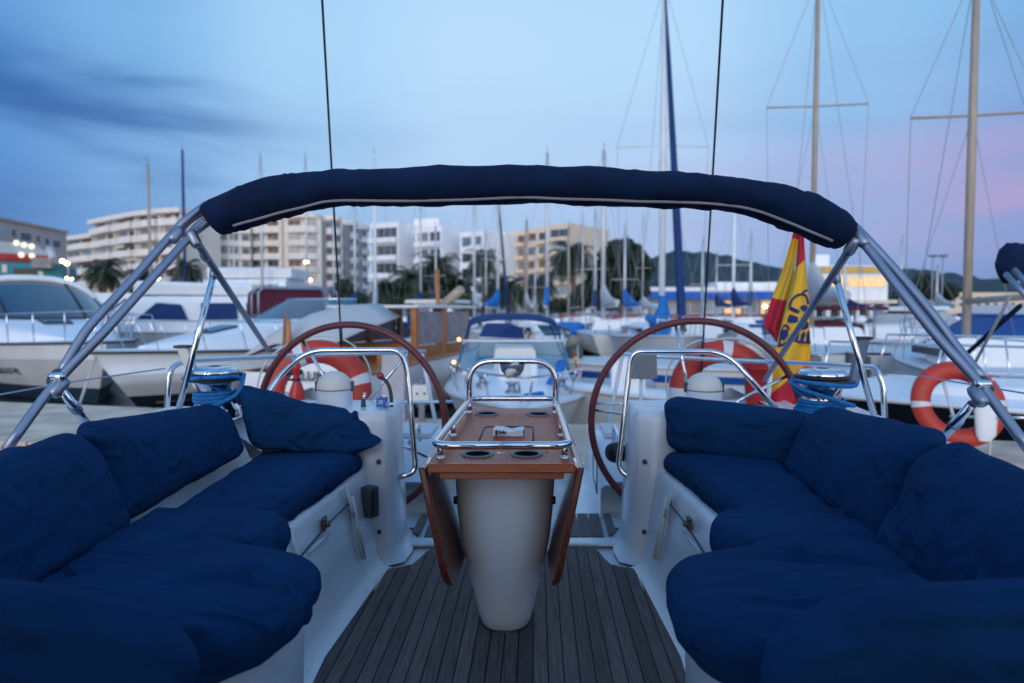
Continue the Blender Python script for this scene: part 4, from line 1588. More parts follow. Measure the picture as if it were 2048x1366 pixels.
# ================================================================== boats
def hull(root, L, B, hb, hs, main, band=None, low=None, rake=.9, deck=None, flare=.6, draft=.45, tr=.0, rub=None, zb=.86, n=20, full=.45, aft=.86):
    """round-bilged hull, bow at +x; returns deck edge function"""
    zf = [0, .25, .45, .58, .72, zb, .97, 1.0]

    def edge(s, f=1.0):
        bw = B / 2 * (aft + (1 - aft) * math.sin(min(1, s / full) * math.pi / 2)) if s < full else B / 2 * (1 - ((s - full) / (1 - full)) ** 2.3)
        sheer = hs + (hb - hs) * s ** 1.8
        z = -draft + (sheer + draft) * f
        g = (1 - flare) + flare * f ** .6
        g *= 1 - .55 * (1 - f) * s ** 3
        x = (s - .5) * L - rake * (1 - f) * s ** 4 + tr * (1 - f) * (1 - s) ** 4
        return Vector((x, bw * g, z))
    ss = [i / n for i in range(n + 1)]
    mb = MB()
    for sg in (1, -1):
        rows = [[Vector((p.x, p.y * sg, p.z)) for p in (edge(s, f) for f in zf)] for s in ss]
        o = len(mb.v)
        m = len(zf)
        fs, ms = [], []
        for i in range(n):
            for j in range(m - 1):
                q = (o + i * m + j, o + (i + 1) * m + j, o + (i + 1) * m + j + 1, o + i * m + j + 1)
                mb.f.append(q if sg < 0 else q[::-1])
                mb.m.append(1 if j < 2 else (2 if zf[j] >= zb - .001 else 0))
                mb.s.append(True)
        mb.v.extend(tuple(p) for r in rows for p in r)
    tp = [edge(0, f) for f in zf]
    mb.add(tp + [Vector((p.x, -p.y, p.z)) for p in reversed(tp)], [list(range(2 * len(zf)))[::-1]], 0)
    part('hull', mb, [main, low or M['anti'], band or main], root)
    mb = MB()
    rows = []
    for s in ss:
        e = edge(s)
        rows.append([Vector((e.x, e.y * k, e.z + .05 * (1 - k * k))) for k in (1, .6, .2, -.2, -.6, -1)])
    mb.grid(rows)
    part('deck', mb, deck or M['gel_grip'], root)
    mb = MB()
    pts = [edge(s) + Vector((0, 0, -.01)) for s in ss]
    mb.tube(pts + [Vector((p.x, -p.y, p.z)) for p in reversed(pts[:-1])], .03, 6)
    part('rub_rail', mb, rub or M['piping'], root)
    return edge


def loft(root, name, secs, m, bevel=0, smooth=False, label=None):
    """secs: (x, half width bottom, half width top, z bottom, z top)"""
    rows = []
    for x, wb, wt, z0, z1 in secs:
        k = .12 * (z1 - z0)
        rows.append([Vector((x, wb, z0)), Vector((x, wt, z1 - k)), Vector((x, wt * .86, z1)), Vector((x, -wt * .86, z1)), Vector((x, -wt, z1 - k)), Vector((x, -wb, z0))])
    mb = MB()
    mb.grid(rows, smooth=smooth, closed=True)
    mb.cap(rows[0][::-1]); mb.cap(rows[-1])
    return part(name, mb, m, root, bevel=bevel, label=label)


def boat_rail(root, edge, s0, s1, h, n=6, inset=.08, r=.016, bow=True, mt='steel'):
    ss = np.linspace(s0, s1, n)
    mb = MB()
    a = []
    for s in ss:
        e = edge(s)
        a.append(Vector((e.x + .10 * (s > .6), max(.02, e.y - inset * .6), e.z + h)))
    pts = a + ([Vector((p.x, -p.y, p.z)) for p in reversed(a)])
    if bow:
        mb.tube(smooth_path(pts, 3), r, 6)
    else:
        mb.tube(a, r, 6)
        part('handrail', MB().tube([Vector((p.x, -p.y, p.z)) for p in a], r, 6), M[mt], root)
    part('handrail', mb, M[mt], root)
    for s, p in zip(ss, a):
        e = edge(s)
        for sg in (1, -1):
            mb = MB()
            mb.tube([Vector((e.x - .12, (e.y - inset) * sg, e.z)), Vector((p.x, p.y * sg, p.z))], r * .85, 6)
            part('rail_post', mb, M[mt], root)


def place(root, px, d, yaw, py=640, dz=0):
    root.location = (X(px, d, py), d, WZ + dz)
    root.rotation_euler = (0, 0, R(yaw))


def tubes(root, name, lst, m):
    mb = MB()
    for pts, r in lst:
        mb.tube([Vector(p) for p in pts], r, 6)
    return part(name, mb, m, root)


def fender(label, px, d, z, r=.10, l=.28):
    t = thing('fender', label, 'fender', (X(px, d), d, z), 'fenders between the boats')
    mb = MB()
    c = (X(px, d), d, z)
    mb.lathe([(0, -l), (r * .6, -l * .93), (r, -l * .7), (r, l * .7), (r * .5, l * .95), (r * .25, l), (r * .25, l * 1.12), (0, l * 1.12)], c, 14)
    part('body', mb, M['rubber'], t)
    mb = MB()
    mb.tube([Vector(c) + Vector((0, 0, l)), Vector(c) + Vector((0, .1, l + .5))], .008, 6)
    part('line', mb, M['rope_w'], t)


# --- 1. express cruiser with smoked hard top, far left
b = thing('motor_cruiser', 'large white cruiser with a curved smoked-glass hard top and grey hull at the far left', 'motor boat')
e = hull(b, 11.5, 3.7, 1.25, 1.05, M['hull_grey'], M['hull_w'], M['anti'], rake=1.0, zb=.80, rub=M['darkgrey'], deck=M['boat_gel'])
loft(b, 'foredeck_coaming', [(3.9, .25, .2, 1.20, 1.26), (2.8, 1.0, .8, 1.13, 1.42), (1.4, 1.45, 1.2, 1.08, 1.62), (-.2, 1.55, 1.42, 1.05, 1.70)], M['boat_gel'], bevel=.06, smooth=True)
loft(b, 'cockpit_sides', [(-.2, 1.6, 1.5, 1.0, 1.7), (-2.6, 1.62, 1.52, 1.0, 1.65), (-5.3, 1.55, 1.45, .9, 1.35)], M['boat_gel'], bevel=.05)
# glass house: windscreen arch
rows_g, rows_r = [], []
for k in range(15):
    a = math.pi * k / 14
    ca, sa = math.cos(a), math.sin(a)
    yb, zb_ = 1.55 * math.copysign(abs(ca) ** .8, ca), 1.66
    rows_g.append([Vector((1.3 * sa - .2, yb, zb_)), Vector((.5 * sa - .45, yb * 1.0, 1.70 + .48 * max(0, sa) ** .85)), Vector((-.35 * sa - .8, yb * .98, 1.74 + .92 * max(0, sa) ** .85))])
mb = MB()
mb.grid(rows_g)
gl = part('windscreen', mb, M['glass'], b)
for k in (2, 5, 9, 12):
    mb = MB()
    mb.tube([p + Vector((.02, 0, 0)) for p in rows_g[k]], .03, 6)
    part('mullion', mb, M['black'], gl)
mb = MB()
mb.tube([r[0] + Vector((.02, 0, 0)) for r in rows_g], .035, 6)
part('lower_frame', mb, M['stripe_k'], gl)
mb = MB()
mb.tube([r[2] + Vector((.0, 0, .03)) for r in rows_g], .10, 8)
part('arch_frame', mb, M['hull_w'], b)
mb = MB()
mb.grid([[r[2] + Vector((0, 0, .05)), Vector((-2.2, r[2].y, r[2].z - .02)), Vector((-3.4, r[2].y, r[2].z - .14))] for k, r in enumerate(rows_g)])
part('hard_top', mb, M['hull_w'], b, solid=.08)
loft(b, 'cockpit_canopy', [(-3.3, 1.5, 1.35, 1.4, 2.35), (-4.2, 1.5, 1.35, 1.35, 2.2), (-5.0, 1.45, 1.2, 1.3, 1.7)], M['blue_d'], bevel=.1, smooth=True)
boat_rail(b, e, .52, .985, .60, 8, .12, .014)
loft(b, 'deck_hatch', [(2.0, .30, .27, 1.50, 1.60), (1.4, .32, .30, 1.6, 1.66)], M['glass'])
txt = MB()
H1 = e(.80, .62); H0 = e(.55, .62)
for (s0, fz, word, sz) in ((.70, .60, '7-IB-2-57-92', .20),):
    st_ = lambda v: Vector((v.x, -v.y - .04, v.z))
    pa_, pb_ = st_(e(s0, fz)), st_(e(s0 + .16, fz))
    up = (st_(e(s0, fz + .2)) - pa_).normalized()
    text_mb(txt, word, pa_, (pb_ - pa_), up, sz)
part('registration', txt, M['ink'], b)
place(b, 80, 17.06, -45)

# --- 2. sports cruiser with black and red flashes
b = thing('motor_cruiser', 'white sports cruiser with blue-tinted windscreen and black and red flashes, second from the left', 'motor boat')
e = hull(b, 9.5, 3.1, 1.12, .95, M['hull_grey'], M['hull_w'], M['stripe_k'], rake=1.3, zb=.72, rub=M['darkgrey'], deck=M['boat_gel'])
loft(b, 'foredeck_coaming', [(3.7, .15, .1, 1.12, 1.18), (2.6, .75, .5, 1.06, 1.32), (1.2, 1.15, .85, 1.02, 1.55), (.0, 1.3, 1.12, 1.0, 1.66)], M['boat_gel'], bevel=.06, smooth=True)
loft(b, 'cockpit_sides', [(.0, 1.32, 1.2, 1.0, 1.64), (-2.6, 1.36, 1.3, .95, 1.5), (-4.5, 1.3, 1.25, .9, 1.25)], M['boat_gel'], bevel=.05)
rows_g = []
for k in range(13):
    a = math.pi * k / 12
    ca, sa = math.cos(a), math.sin(a)
    yb = 1.22 * math.copysign(abs(ca) ** .75, ca)
    rows_g.append([Vector((1.5 * sa - 1.1, yb, 1.62)), Vector((1.0 * sa - 1.35, yb * .95, 1.9)), Vector((.55 * sa - 1.6, yb * .86, 2.14))])
mb = MB()
mb.grid(rows_g)
gl = part('windscreen', mb, M['glass_teal'], b)
mb = MB()
mb.tube([r[2] for r in rows_g], .022, 6)
mb.tube([r[0] for r in rows_g], .022, 6)
part('screen_frame', mb, M['steel'], gl)
for sg in (1, -1):
    for (xa, xb, m, nm) in ((.95, .35, 'stripe_r', 'red_flash'), (.22, -.02, 'stripe_k', 'black_flash'), (-.12, -3.6, 'stripe_k', 'black_flash')):
        def fl_(x, z):
            return Vector((x, sg * (lerp([0, 1], [1.37, 1.33], (z - 1.08) / .3) if x < 0 else 1.38 - .10 * x - .12 * (z - 1.08)), z))
        part(nm, MB().prism([fl_(xa, 1.10), fl_(xb, 1.10), fl_(xb - .22, 1.36), fl_(xa - .22, 1.36)], (0, .02 * sg, 0)), M[m], b)
    mb = MB()
    mb.tube([Vector((e(s, .35).x, (e(s, .35).y + .01) * sg, e(s, .35).z)) for s in np.linspace(.05, .95, 16)], .03, 6)
    part('spray_rail', mb, M['stripe_k'], b)
boat_rail(b, e, .50, .985, .58, 7, .10, .014)
loft(b, 'deck_hatch', [(2.3, .26, .22, 1.34, 1.42), (1.6, .3, .26, 1.46, 1.54)], M['glass'])
mb = MB()
mb.tube([Vector((4.6, 0, 1.15)), Vector((5.2, .1, -.2)), Vector((5.35, .12, -.9))], .02, 6)
part('anchor_line', mb, M['rope_w'], b)
place(b, 560, 16.3, -113)

# --- 3. flybridge cruiser behind
def flybridge(label, px, d, yaw, sc=1.0, dark=M['glass'], top=True):
    b = thing('flybridge_cruiser', label, 'motor boat')
    e = hull(b, 9 * sc, 3.2 * sc, 1.3 * sc, 1.1 * sc, M['hull_w'], M['hull_w'], M['anti'], rake=.9)
    loft(b, 'cabin', [(2.2 * sc, .9 * sc, .7 * sc, 1.2 * sc, 1.3 * sc), (1.0 * sc, 1.3 * sc, 1.1 * sc, 1.1 * sc, 2.3 * sc), (-2.4 * sc, 1.35 * sc, 1.2 * sc, 1.0 * sc, 2.35 * sc)], M['boat_gel'], bevel=.06)
    for sg in (1, -1):
        mb = MB()
        mb.prism([Vector((.9 * sc, 1.22 * sc * sg, 1.55 * sc)), Vector((-.6 * sc, 1.30 * sc * sg, 1.55 * sc)), Vector((-.4 * sc, 1.27 * sc * sg, 2.05 * sc)), Vector((.3 * sc, 1.2 * sc * sg, 2.1 * sc))], (0, .03 * sg, 0))
        part('side_window', mb, dark, b)
        mb = MB()
        mb.prism([Vector((-1.0 * sc, 1.31 * sc * sg, 1.55 * sc)), Vector((-2.1 * sc, 1.33 * sc * sg, 1.55 * sc)), Vector((-2.1 * sc, 1.26 * sc * sg, 2.1 * sc)), Vector((-1.0 * sc, 1.25 * sc * sg, 2.1 * sc))], (0, .03 * sg, 0))
        part('side_window', mb, dark, b)
    mb = MB()
    mb.prism([Vector((1.95 * sc, .66 * sc, 1.45 * sc)), Vector((1.95 * sc, -.66 * sc, 1.45 * sc)), Vector((1.12 * sc, -.95 * sc, 2.2 * sc)), Vector((1.12 * sc, .95 * sc, 2.2 * sc))], (.04, 0, .04))
    part('windscreen', mb, dark, b)
    if top:
        loft(b, 'flybridge', [(.9 * sc, .9 * sc, 1.0 * sc, 2.36 * sc, 2.8 * sc), (-2.6 * sc, 1.1 * sc, 1.15 * sc, 2.36 * sc, 2.75 * sc)], M['boat_gel'], bevel=.05)
    boat_rail(b, e, .55, .98, .55 * sc, 5, .1, .02)
    place(b, px, d, yaw)
    return b


flybridge('white flybridge cruiser with a dark triangular side window behind the sports cruiser', 330, 23, -150, 1.0, M['blue_d'])
flybridge('white flybridge cruiser moored low behind the large cruiser, left of the tubes', 232, 27, -60, .9)
b = flybridge('long white motor yacht on the far quay in front of the curved apartment block', 480, 50, 178, 1.75, M['glass'])
# --- 4. burgundy canopy boat with an aluminium arch
b = thing('cabin_boat', 'white boat with a burgundy canopy block and open tube frame behind the sports cruiser', 'motor boat')
e = hull(b, 7.5, 2.7, 1.2, 1.0, M['hull_w'], None, None)
loft(b, 'cabin', [(2.2, .7, .6, 1.1, 1.25), (.9, 1.05, .95, 1.05, 1.75), (-.6, 1.1, 1.0, 1.0, 1.8)], M['boat_gel'], bevel=.05)
loft(b, 'canopy', [(-.3, 1.05, .95, 1.5, 2.5), (-1.7, 1.1, 1.0, 1.5, 2.55)], M['burg'], bevel=.06, label='burgundy canvas side')
for x in (-1.9, -3.0):
    tubes(b, 'frame_tube', [([(x, 1.1, 1.0), (x, 1.1, 2.35), (x, .95, 2.5), (x, -.95, 2.5), (x, -1.1, 2.35), (x, -1.1, 1.0)], .03)], M['alu'])
for s in (1, -1):
    for z in (1.7, 2.35):
        tubes(b, 'frame_bar', [([(-1.9, s * 1.1, z), (-3.0, s * 1.1, z)], .025)], M['alu'])
place(b, 556, 22.0, 120, dz=.0)

# --- 5. wooden boat with cream tarpaulin and its name on the transom
b = thing('wooden_boat', 'white wooden boat with varnished wheelhouse and a cream tarpaulin slung over its stern', 'wooden boat')
e = hull(b, 7.0, 2.1, 1.35, 1.08, M['hull_w'], M['hull_w'], M['anti'], rake=.4, rub=M['wood'], deck=M['wood'], flare=.35, full=.5, aft=.62)
# varnished wheelhouse
wx0, wx1, wz0, wz1 = -.9, 1.3, 1.05, 2.05
for (x, y) in ((wx0, .85), (wx0, -.85), (wx1, .8), (wx1, -.8), (.2, .85), (.2, -.85)):
    mb = MB(); mb.box(x - .06, x + .06, y - .05, y + .05, wz0, wz1)
    part('corner_post', mb, M['wood'], b, bevel=.01)
for y in (.86, -.86):
    mb = MB(); mb.box(wx0 - 1.2, wx1, y - .03, y + .03, wz0 - .1, wz0 + .32)
    part('wood_panel', mb, M['wood'], b, bevel=.01)
    for xa, xb in ((wx0 + .08, .12), (.28, wx1 - .08)):
        mb = MB(); mb.box(xa, xb, y - .012, y + .012, wz0 + .34, wz1 - .06)
        part('window_pane', mb, M['mauve_pane'], b)
mb = MB(); mb.box(wx0 - .05, wx0 + .02, -.82, .82, wz0, wz0 + .36)
part('wood_panel', mb, M['wood'], b, bevel=.01)
mb = MB(); mb.box(wx0 - .12, wx1 + .12, -.98, .98, wz1, wz1 + .06)
part('wheelhouse_roof', mb, M['gel_cream'], b, bevel=.02)
# tarpaulin over the after deck, slung from the roof
rows = []
for x, zr, w, zs in ((-.95, 2.14, .98, 1.72), (-1.6, 2.12, 1.08, 1.55), (-2.3, 2.02, 1.08, 1.40), (-3.0, 1.80, 1.05, 1.26), (-3.4, 1.5, .9, 1.2)):
    rows.append([Vector((x, w * (t if t > 0 else t * .62), zs + (zr - zs) * (1 - abs(t) ** 1.7 * (1 if t > 0 else .55)) + .015 * math.sin(x * 9 + t * 7))) for t in np.linspace(-1, 1, 15)])
mb = MB(); mb.grid(rows)
part('tarpaulin', mb, M['canopy'], b, solid=.012)
tubes(b, 'mast', [([(1.6, 0, 1.2), (1.55, 0, 2.9)], .055)], M['wood'])
tubes(b, 'furled_sail', [([(1.5, .0, 2.0), (1.2, -.75, 2.45)], .10)], M['wood_pale'])
place(b, 800, 13.4, 68, dz=-.16)
# white boat whose stern with its name shows through the left lifebuoy
b = thing('named_boat', 'white boat showing its rounded stern and dark name lettering inside the left lifebuoy', 'boat')
e = hull(b, 4.6, 1.75, 1.05, .92, M['hull_w'], M['hull_w'], M['anti'], rake=.4, rub=M['wood'], deck=M['wood'], flare=.35, full=.5, aft=.72)
ring = []
for k in range(13):
    a = math.pi * k / 12
    ring.append(Vector((-2.33, .63 * math.cos(a), .88 + .22 * math.sin(a))))
part('transom_crown', MB().prism(ring, (.05, 0, 0)), M['hull_w'], b)
part('transom_rail', MB().tube([p + Vector((0, 0, .03)) for p in ring], .03, 6), M['wood'], b)
for nm, word, yy, zz, sz in (('boat_name', 'LUNA', .215, .835, .185), ('registration', '7\u00aa IB-2', .19, .50, .17)):
    txt = MB()
    text_mb(txt, word, (-2.39, yy, zz), (0, -1, 0), (0, 0, 1), sz)
    part(nm, txt, M['ink'], b)
place(b, 745, 12.0, 82, dz=.02)
# warm wooden stern-post with a folded flag behind the wheel
t = thing('folded_flag', 'orange and dark folded flag on a short staff behind the left steering wheel', 'flag', (X(571, 10.2), 10.2, .2))
mb = MB()
rows = []
for k in range(9):
    f = k / 8
    xx = X(566 + 6 * math.sin(f * 3), 10.2)
    rows.append([P(568 - 3 * f, 634 + 62 * f, 10.2), P(576 + 6 * math.sin(f * 3.1), 636 + 60 * f, 10.12), P(580 + 4 * f, 636 + 50 * f, 10.25)])
mb.grid(rows)
part('cloth', mb, M['wood'], t, solid=.01)
tubes(t, 'staff', [([P(572, 628, 10.2), P(577, 720, 10.2)], .012)], M['wood'])

# --- 6. white fishing boat with cabin
b = thing('fishing_boat', 'white fishing boat with a tall cabin and tall double windows right of the wooden boat', 'fishing boat')
e = hull(b, 7.5, 2.7, 1.2, .95, M['hull_w'], None, M['anti'], rake=.4)
loft(b, 'cabin', [(1.4, .95, .85, .95, 2.1), (-1.4, 1.0, .9, .9, 2.15)], M['boat_gel'], bevel=.05)
loft(b, 'cabin_roof', [(1.7, 1.05, 1.0, 2.15, 2.32), (-1.7, 1.1, 1.05, 2.15, 2.3)], M['gel_cream'], bevel=.03)
for y0_, y1_ in ((-.72, -.06), (.06, .72)):
    mb = MB(); mb.box(-1.46, -1.40, y0_, y1_, 1.10, 1.98)
    part('window', mb, M['grey'], b)
for sg in (1, -1):
    for x0_, x1_ in ((-1.0, -.1), (.1, 1.0)):
        mb = MB(); mb.box(x0_, x1_, sg * .955 - .03, sg * .955 + .03, 1.3, 1.9)
        part('window', mb, M['glass'], b)
mb = MB(); mb.box(-1.75, -1.5, .75, 1.0, 1.1, 1.7)
part('blue_cover', mb, M['blue_d'], b, bevel=.04)
place(b, 880, 31, 80, dz=.02)

# --- 7. small white boats at the far side
def dinghy(label, px, d, yaw, L=4.2, m='hull_w', low='hull_black', wood=False, out=True):
    b = thing('open_boat', label, 'boat')
    e = hull(b, L, L * .38, .85, .65, M[m], None, M[low], rake=.4, deck=M['wood'] if wood else M['boat_gel'], n=12)
    loft(b, 'console', [(.3, .28, .24, .7, 1.15), (-.15, .3, .28, .68, 1.25)], M['boat_gel'], bevel=.03)
    mb = MB(); mb.box(-L * .3, -L * .22, -L * .15, L * .15, .62, .86)
    part('thwart', mb, M['wood'] if wood else M['gel_cream'], b, bevel=.02)
    if out:
        loft(b, 'outboard', [(-L * .5 - .32, .12, .10, .62, 1.12), (-L * .5 + .02, .15, .12, .6, 1.2)], M['darkgrey'], bevel=.04)
    place(b, px, d, yaw)
    return b


dinghy('small white open boat with a dark waterline beside the fishing boat', 940, 34, -100, 4.6)
dinghy('cream open boat with wooden seats behind the navy bimini', 1012, 30, 150, 5.4, 'gel_cream', 'anti', True)
dinghy('white open boat with a centre console under the red quay wall', 1245, 40, -70, 4.8)
dinghy('white open boat just left of the blue sail cover', 1268, 34, 95, 4.6)
dinghy('white open boat right of the dark furled headsail', 1408, 30, -140, 5.2)
dinghy('small cream open boat behind the top of the right steering wheel', 1460, 33, 170, 5.0, 'gel_cream', 'anti', True)
dinghy('white open boat with grey outboard left of the flag', 1505, 24, 100, 5.0)
dinghy('white open boat between the flag and the burgundy sprayhood', 1650, 22, 120, 4.8)
dinghy('low white tender in the far row below the palms', 1030, 45, 60, 4.5)

# --- 8. motor boat bow-on behind the table, with navy bimini
b = thing('bow_rider', 'white motor boat pointing at the viewer behind the table, with wide windscreen and navy bimini', 'motor boat')
e = hull(b, 7.2, 2.15, .90, .80, M['hull_w'], None, M['anti_blue'], rake=1.1, deck=M['boat_gel'], flare=.62, full=.55)
loft(b, 'foredeck', [(2.9, .28, .16, .88, .93), (1.8, .76, .56, .86, 1.02), (.4, .94, .82, .84, 1.10)], M['boat_gel'], bevel=.05, smooth=True)
rows_g = []
for k in range(13):
    a = math.pi * k / 12
    ca, sa = math.cos(a), math.sin(a)
    yb = .95 * math.copysign(abs(ca) ** .6, ca)
    rows_g.append([Vector((.75 * sa - .1, yb, 1.02)), Vector((.45 * sa - .25, yb * .96, 1.28)), Vector((.2 * sa - .4, yb * .9, 1.50))])
mb = MB(); mb.grid(rows_g)
gl = part('windscreen', mb, M['glass_teal'], b)
tubes(gl, 'screen_frame', [([tuple(r[2]) for r in rows_g], .018)], M['hull_w'])
loft(b, 'engine_console', [(.5, .34, .32, 1.0, 1.42), (-.1, .36, .34, 1.0, 1.45)], M['gel_cream'], bevel=.03)
for z0_, z1_, m_ in ((.93, 1.20, 'gel_cream'), (.88, 1.10, 'gel')):
    pass
mb = MB(); mb.box(.62, 1.55, -.28, .28, .98, 1.30)
part('console_locker', mb, M['boat_gel'], b, bevel=.03)
mb = MB(); mb.box(1.552, 1.57, -.17, .17, .98, 1.24)
lk = part('locker_door', mb, M['gel_cream'], b, bevel=.01)
mb = MB(); mb.box(1.572, 1.59, -.03, .03, 1.10, 1.15)
part('catch', mb, M['black'], lk)
boat_rail(b, e, .62, .97, .36, 5, .12, .016)
for q in ((1.9, -.5, .98), (2.5, -.12, .94), (2.2, .55, .96)):
    mb = MB()
    mb.lathe([(.09, 0), (.09, .04), (.05, .06), (.05, .13), (.09, .15), (0, .16)], q, 14)
    part('cleat', mb, M['alu'], b)
tubes(b, 'mooring_cloth', [([(2.0, .42, 1.02), (1.7, .56, 1.12), (1.45, .62, 1.25)], .07)], M['blue_c'])
tubes(b, 'cover_roll', [([(3.0, .02, .95), (2.9, .24, .97)], .06)], M['blue_c'])
rows = []
for x, dz_ in ((-.6, -.02), (-1.0, .05), (-1.6, .06), (-2.0, .0)):
    rows.append([Vector((x, .76 * t, 1.78 + dz_ + .10 * (1 - abs(t) ** 3))) for t in np.linspace(-1, 1, 13)])
mb = MB(); mb.grid(rows)
bm = part('bimini', mb, M['blue_d'], b, solid=.04)
for sg in (1, -1):
    tubes(b, 'bimini_leg', [([(-.65, .75 * sg, 1.78), (-.4, .98 * sg, .95)], .016), ([(-1.9, .75 * sg, 1.78), (-.6, .98 * sg, .95)], .016)], M['blue_d'])
glint_mat = mat('orange_glint_glow', (1.0, .42, .16), .4, emis=5, var=.02)  # orange glints on the windscreen, put in as glowing dots
for q in ((-.05, -.99, 1.16), (-.42, -.92, 1.52)):
    mb = MB(); mb.lathe([(.03 * math.sin(a), -.03 * math.cos(a)) for a in np.linspace(.01, math.pi - .01, 7)], q, 10)
    part('lamp', mb, glint_mat, b)  # a painted glint, not a lamp fitting
place(b, 1028, 11.2, -88, dz=-.16)
t = thing('courtesy_flag', 'small red and yellow flag hanging beside the motor boat behind the table', 'flag', (X(1152, 11), 11, 0))
mb = MB()
rows = [[P(x0_, y_, 11), P((x0_ + x1_) / 2, y_ + 1, 10.95), P(x1_, y_, 11.02)] for (x0_, x1_, y_) in ((1147, 1149, 706), (1147, 1153, 712), (1149, 1157, 726), (1151, 1159, 728), (1153, 1163, 745), (1157, 1165, 762))]
for i in range(5):
    o_ = len(mb.v)
    mb.grid(rows[i:i + 2], mi=0 if i in (0, 3, 4) else 1)
part('cloth', mb, [M['flag_r'], M['flag_y']], t, solid=.006)
tubes(t, 'staff', [([P(1148, 700, 11), P(1168, 790, 11)], .012)], M['wood'])
fender('pale fender hanging between the motor boat behind the table and the inflatable', 1157, 10.0, -.22, .12, .30)
fender('small pale fender low against the hull of the wooden boat', 775, 11.2, -.3, .10, .25)

# --- inflatable tender and white hull with a blue stripe
b = thing('inflatable_tender', 'grey inflatable tender on its side right of the motor boat behind the table', 'inflatable boat')
mb = MB()
pts = fillet([(-1.2, .5, .35), (.7, .5, .35), (1.35, .0, .45), (.7, -.5, .35), (-1.2, -.5, .35)], .5, 6)
mb.tube(pts, .2, 12)
part('tube', mb, M['inflat'], b)
mb = MB(); mb.box(-1.15, .9, -.4, .4, .2, .26)
part('floor', mb, M['darkgrey'], b)
loft(b, 'outboard', [(-1.55, .12, .1, .5, .95), (-1.25, .14, .12, .5, 1.0)], M['darkgrey'], bevel=.04)
place(b, 1205, 11.5, -75, dz=.22)
b = thing('white_motor_boat', 'white boat with a bright blue stripe seen through the right guard hoop', 'motor boat')
e = hull(b, 6.0, 2.2, .95, .85, M['hull_w'], M['hull_w'], M['stripe_k'], rake=.7)
for sg in (1, -1):
    mb = MB()
    mb.grid([[Vector((e(s, f).x, (e(s, f).y + .01) * sg, e(s, f).z)) for f in (.80, .90)] for s in np.linspace(0.02, .97, 16)])
    part('blue_stripe', mb, M['stripe_b'], b)
    txt = MB()
    p0_, p1_ = e(.56, .66), e(.40, .66)
    if sg < 0:
        p0_, p1_ = Vector((e(.40, .66).x, -e(.40, .66).y - .012, e(.4, .66).z)), Vector((e(.56, .66).x, -e(.56, .66).y - .012, e(.56, .66).z))
    for k in range(6):
        f = k / 6
        q = p0_ + (p1_ - p0_) * f
        txt.obox(q + Vector((0, .012 * sg, .0)), (.045, 0, .01), (0, .004, 0), (.012 * (-1) ** k, 0, .05))
    part('faded_name', txt, M['grey'], b)
loft(b, 'windscreen_base', [(.9, .45, .35, .9, 1.0), (.3, .6, .5, .88, 1.06)], M['boat_gel'], bevel=.03)
loft(b, 'outboard', [(-3.35, .16, .12, .55, 1.05), (-3.0, .18, .15, .5, 1.12)], M['darkgrey'], bevel=.04)
place(b, 1345, 12.6, 168, dz=.0)
b = dinghy('grey dinghy with a pale rubbing strake lying at the pontoon, seen through the right hoop', 1265, 9.6, 175, 2.6, 'hull_grey', 'darkgrey', False, False)

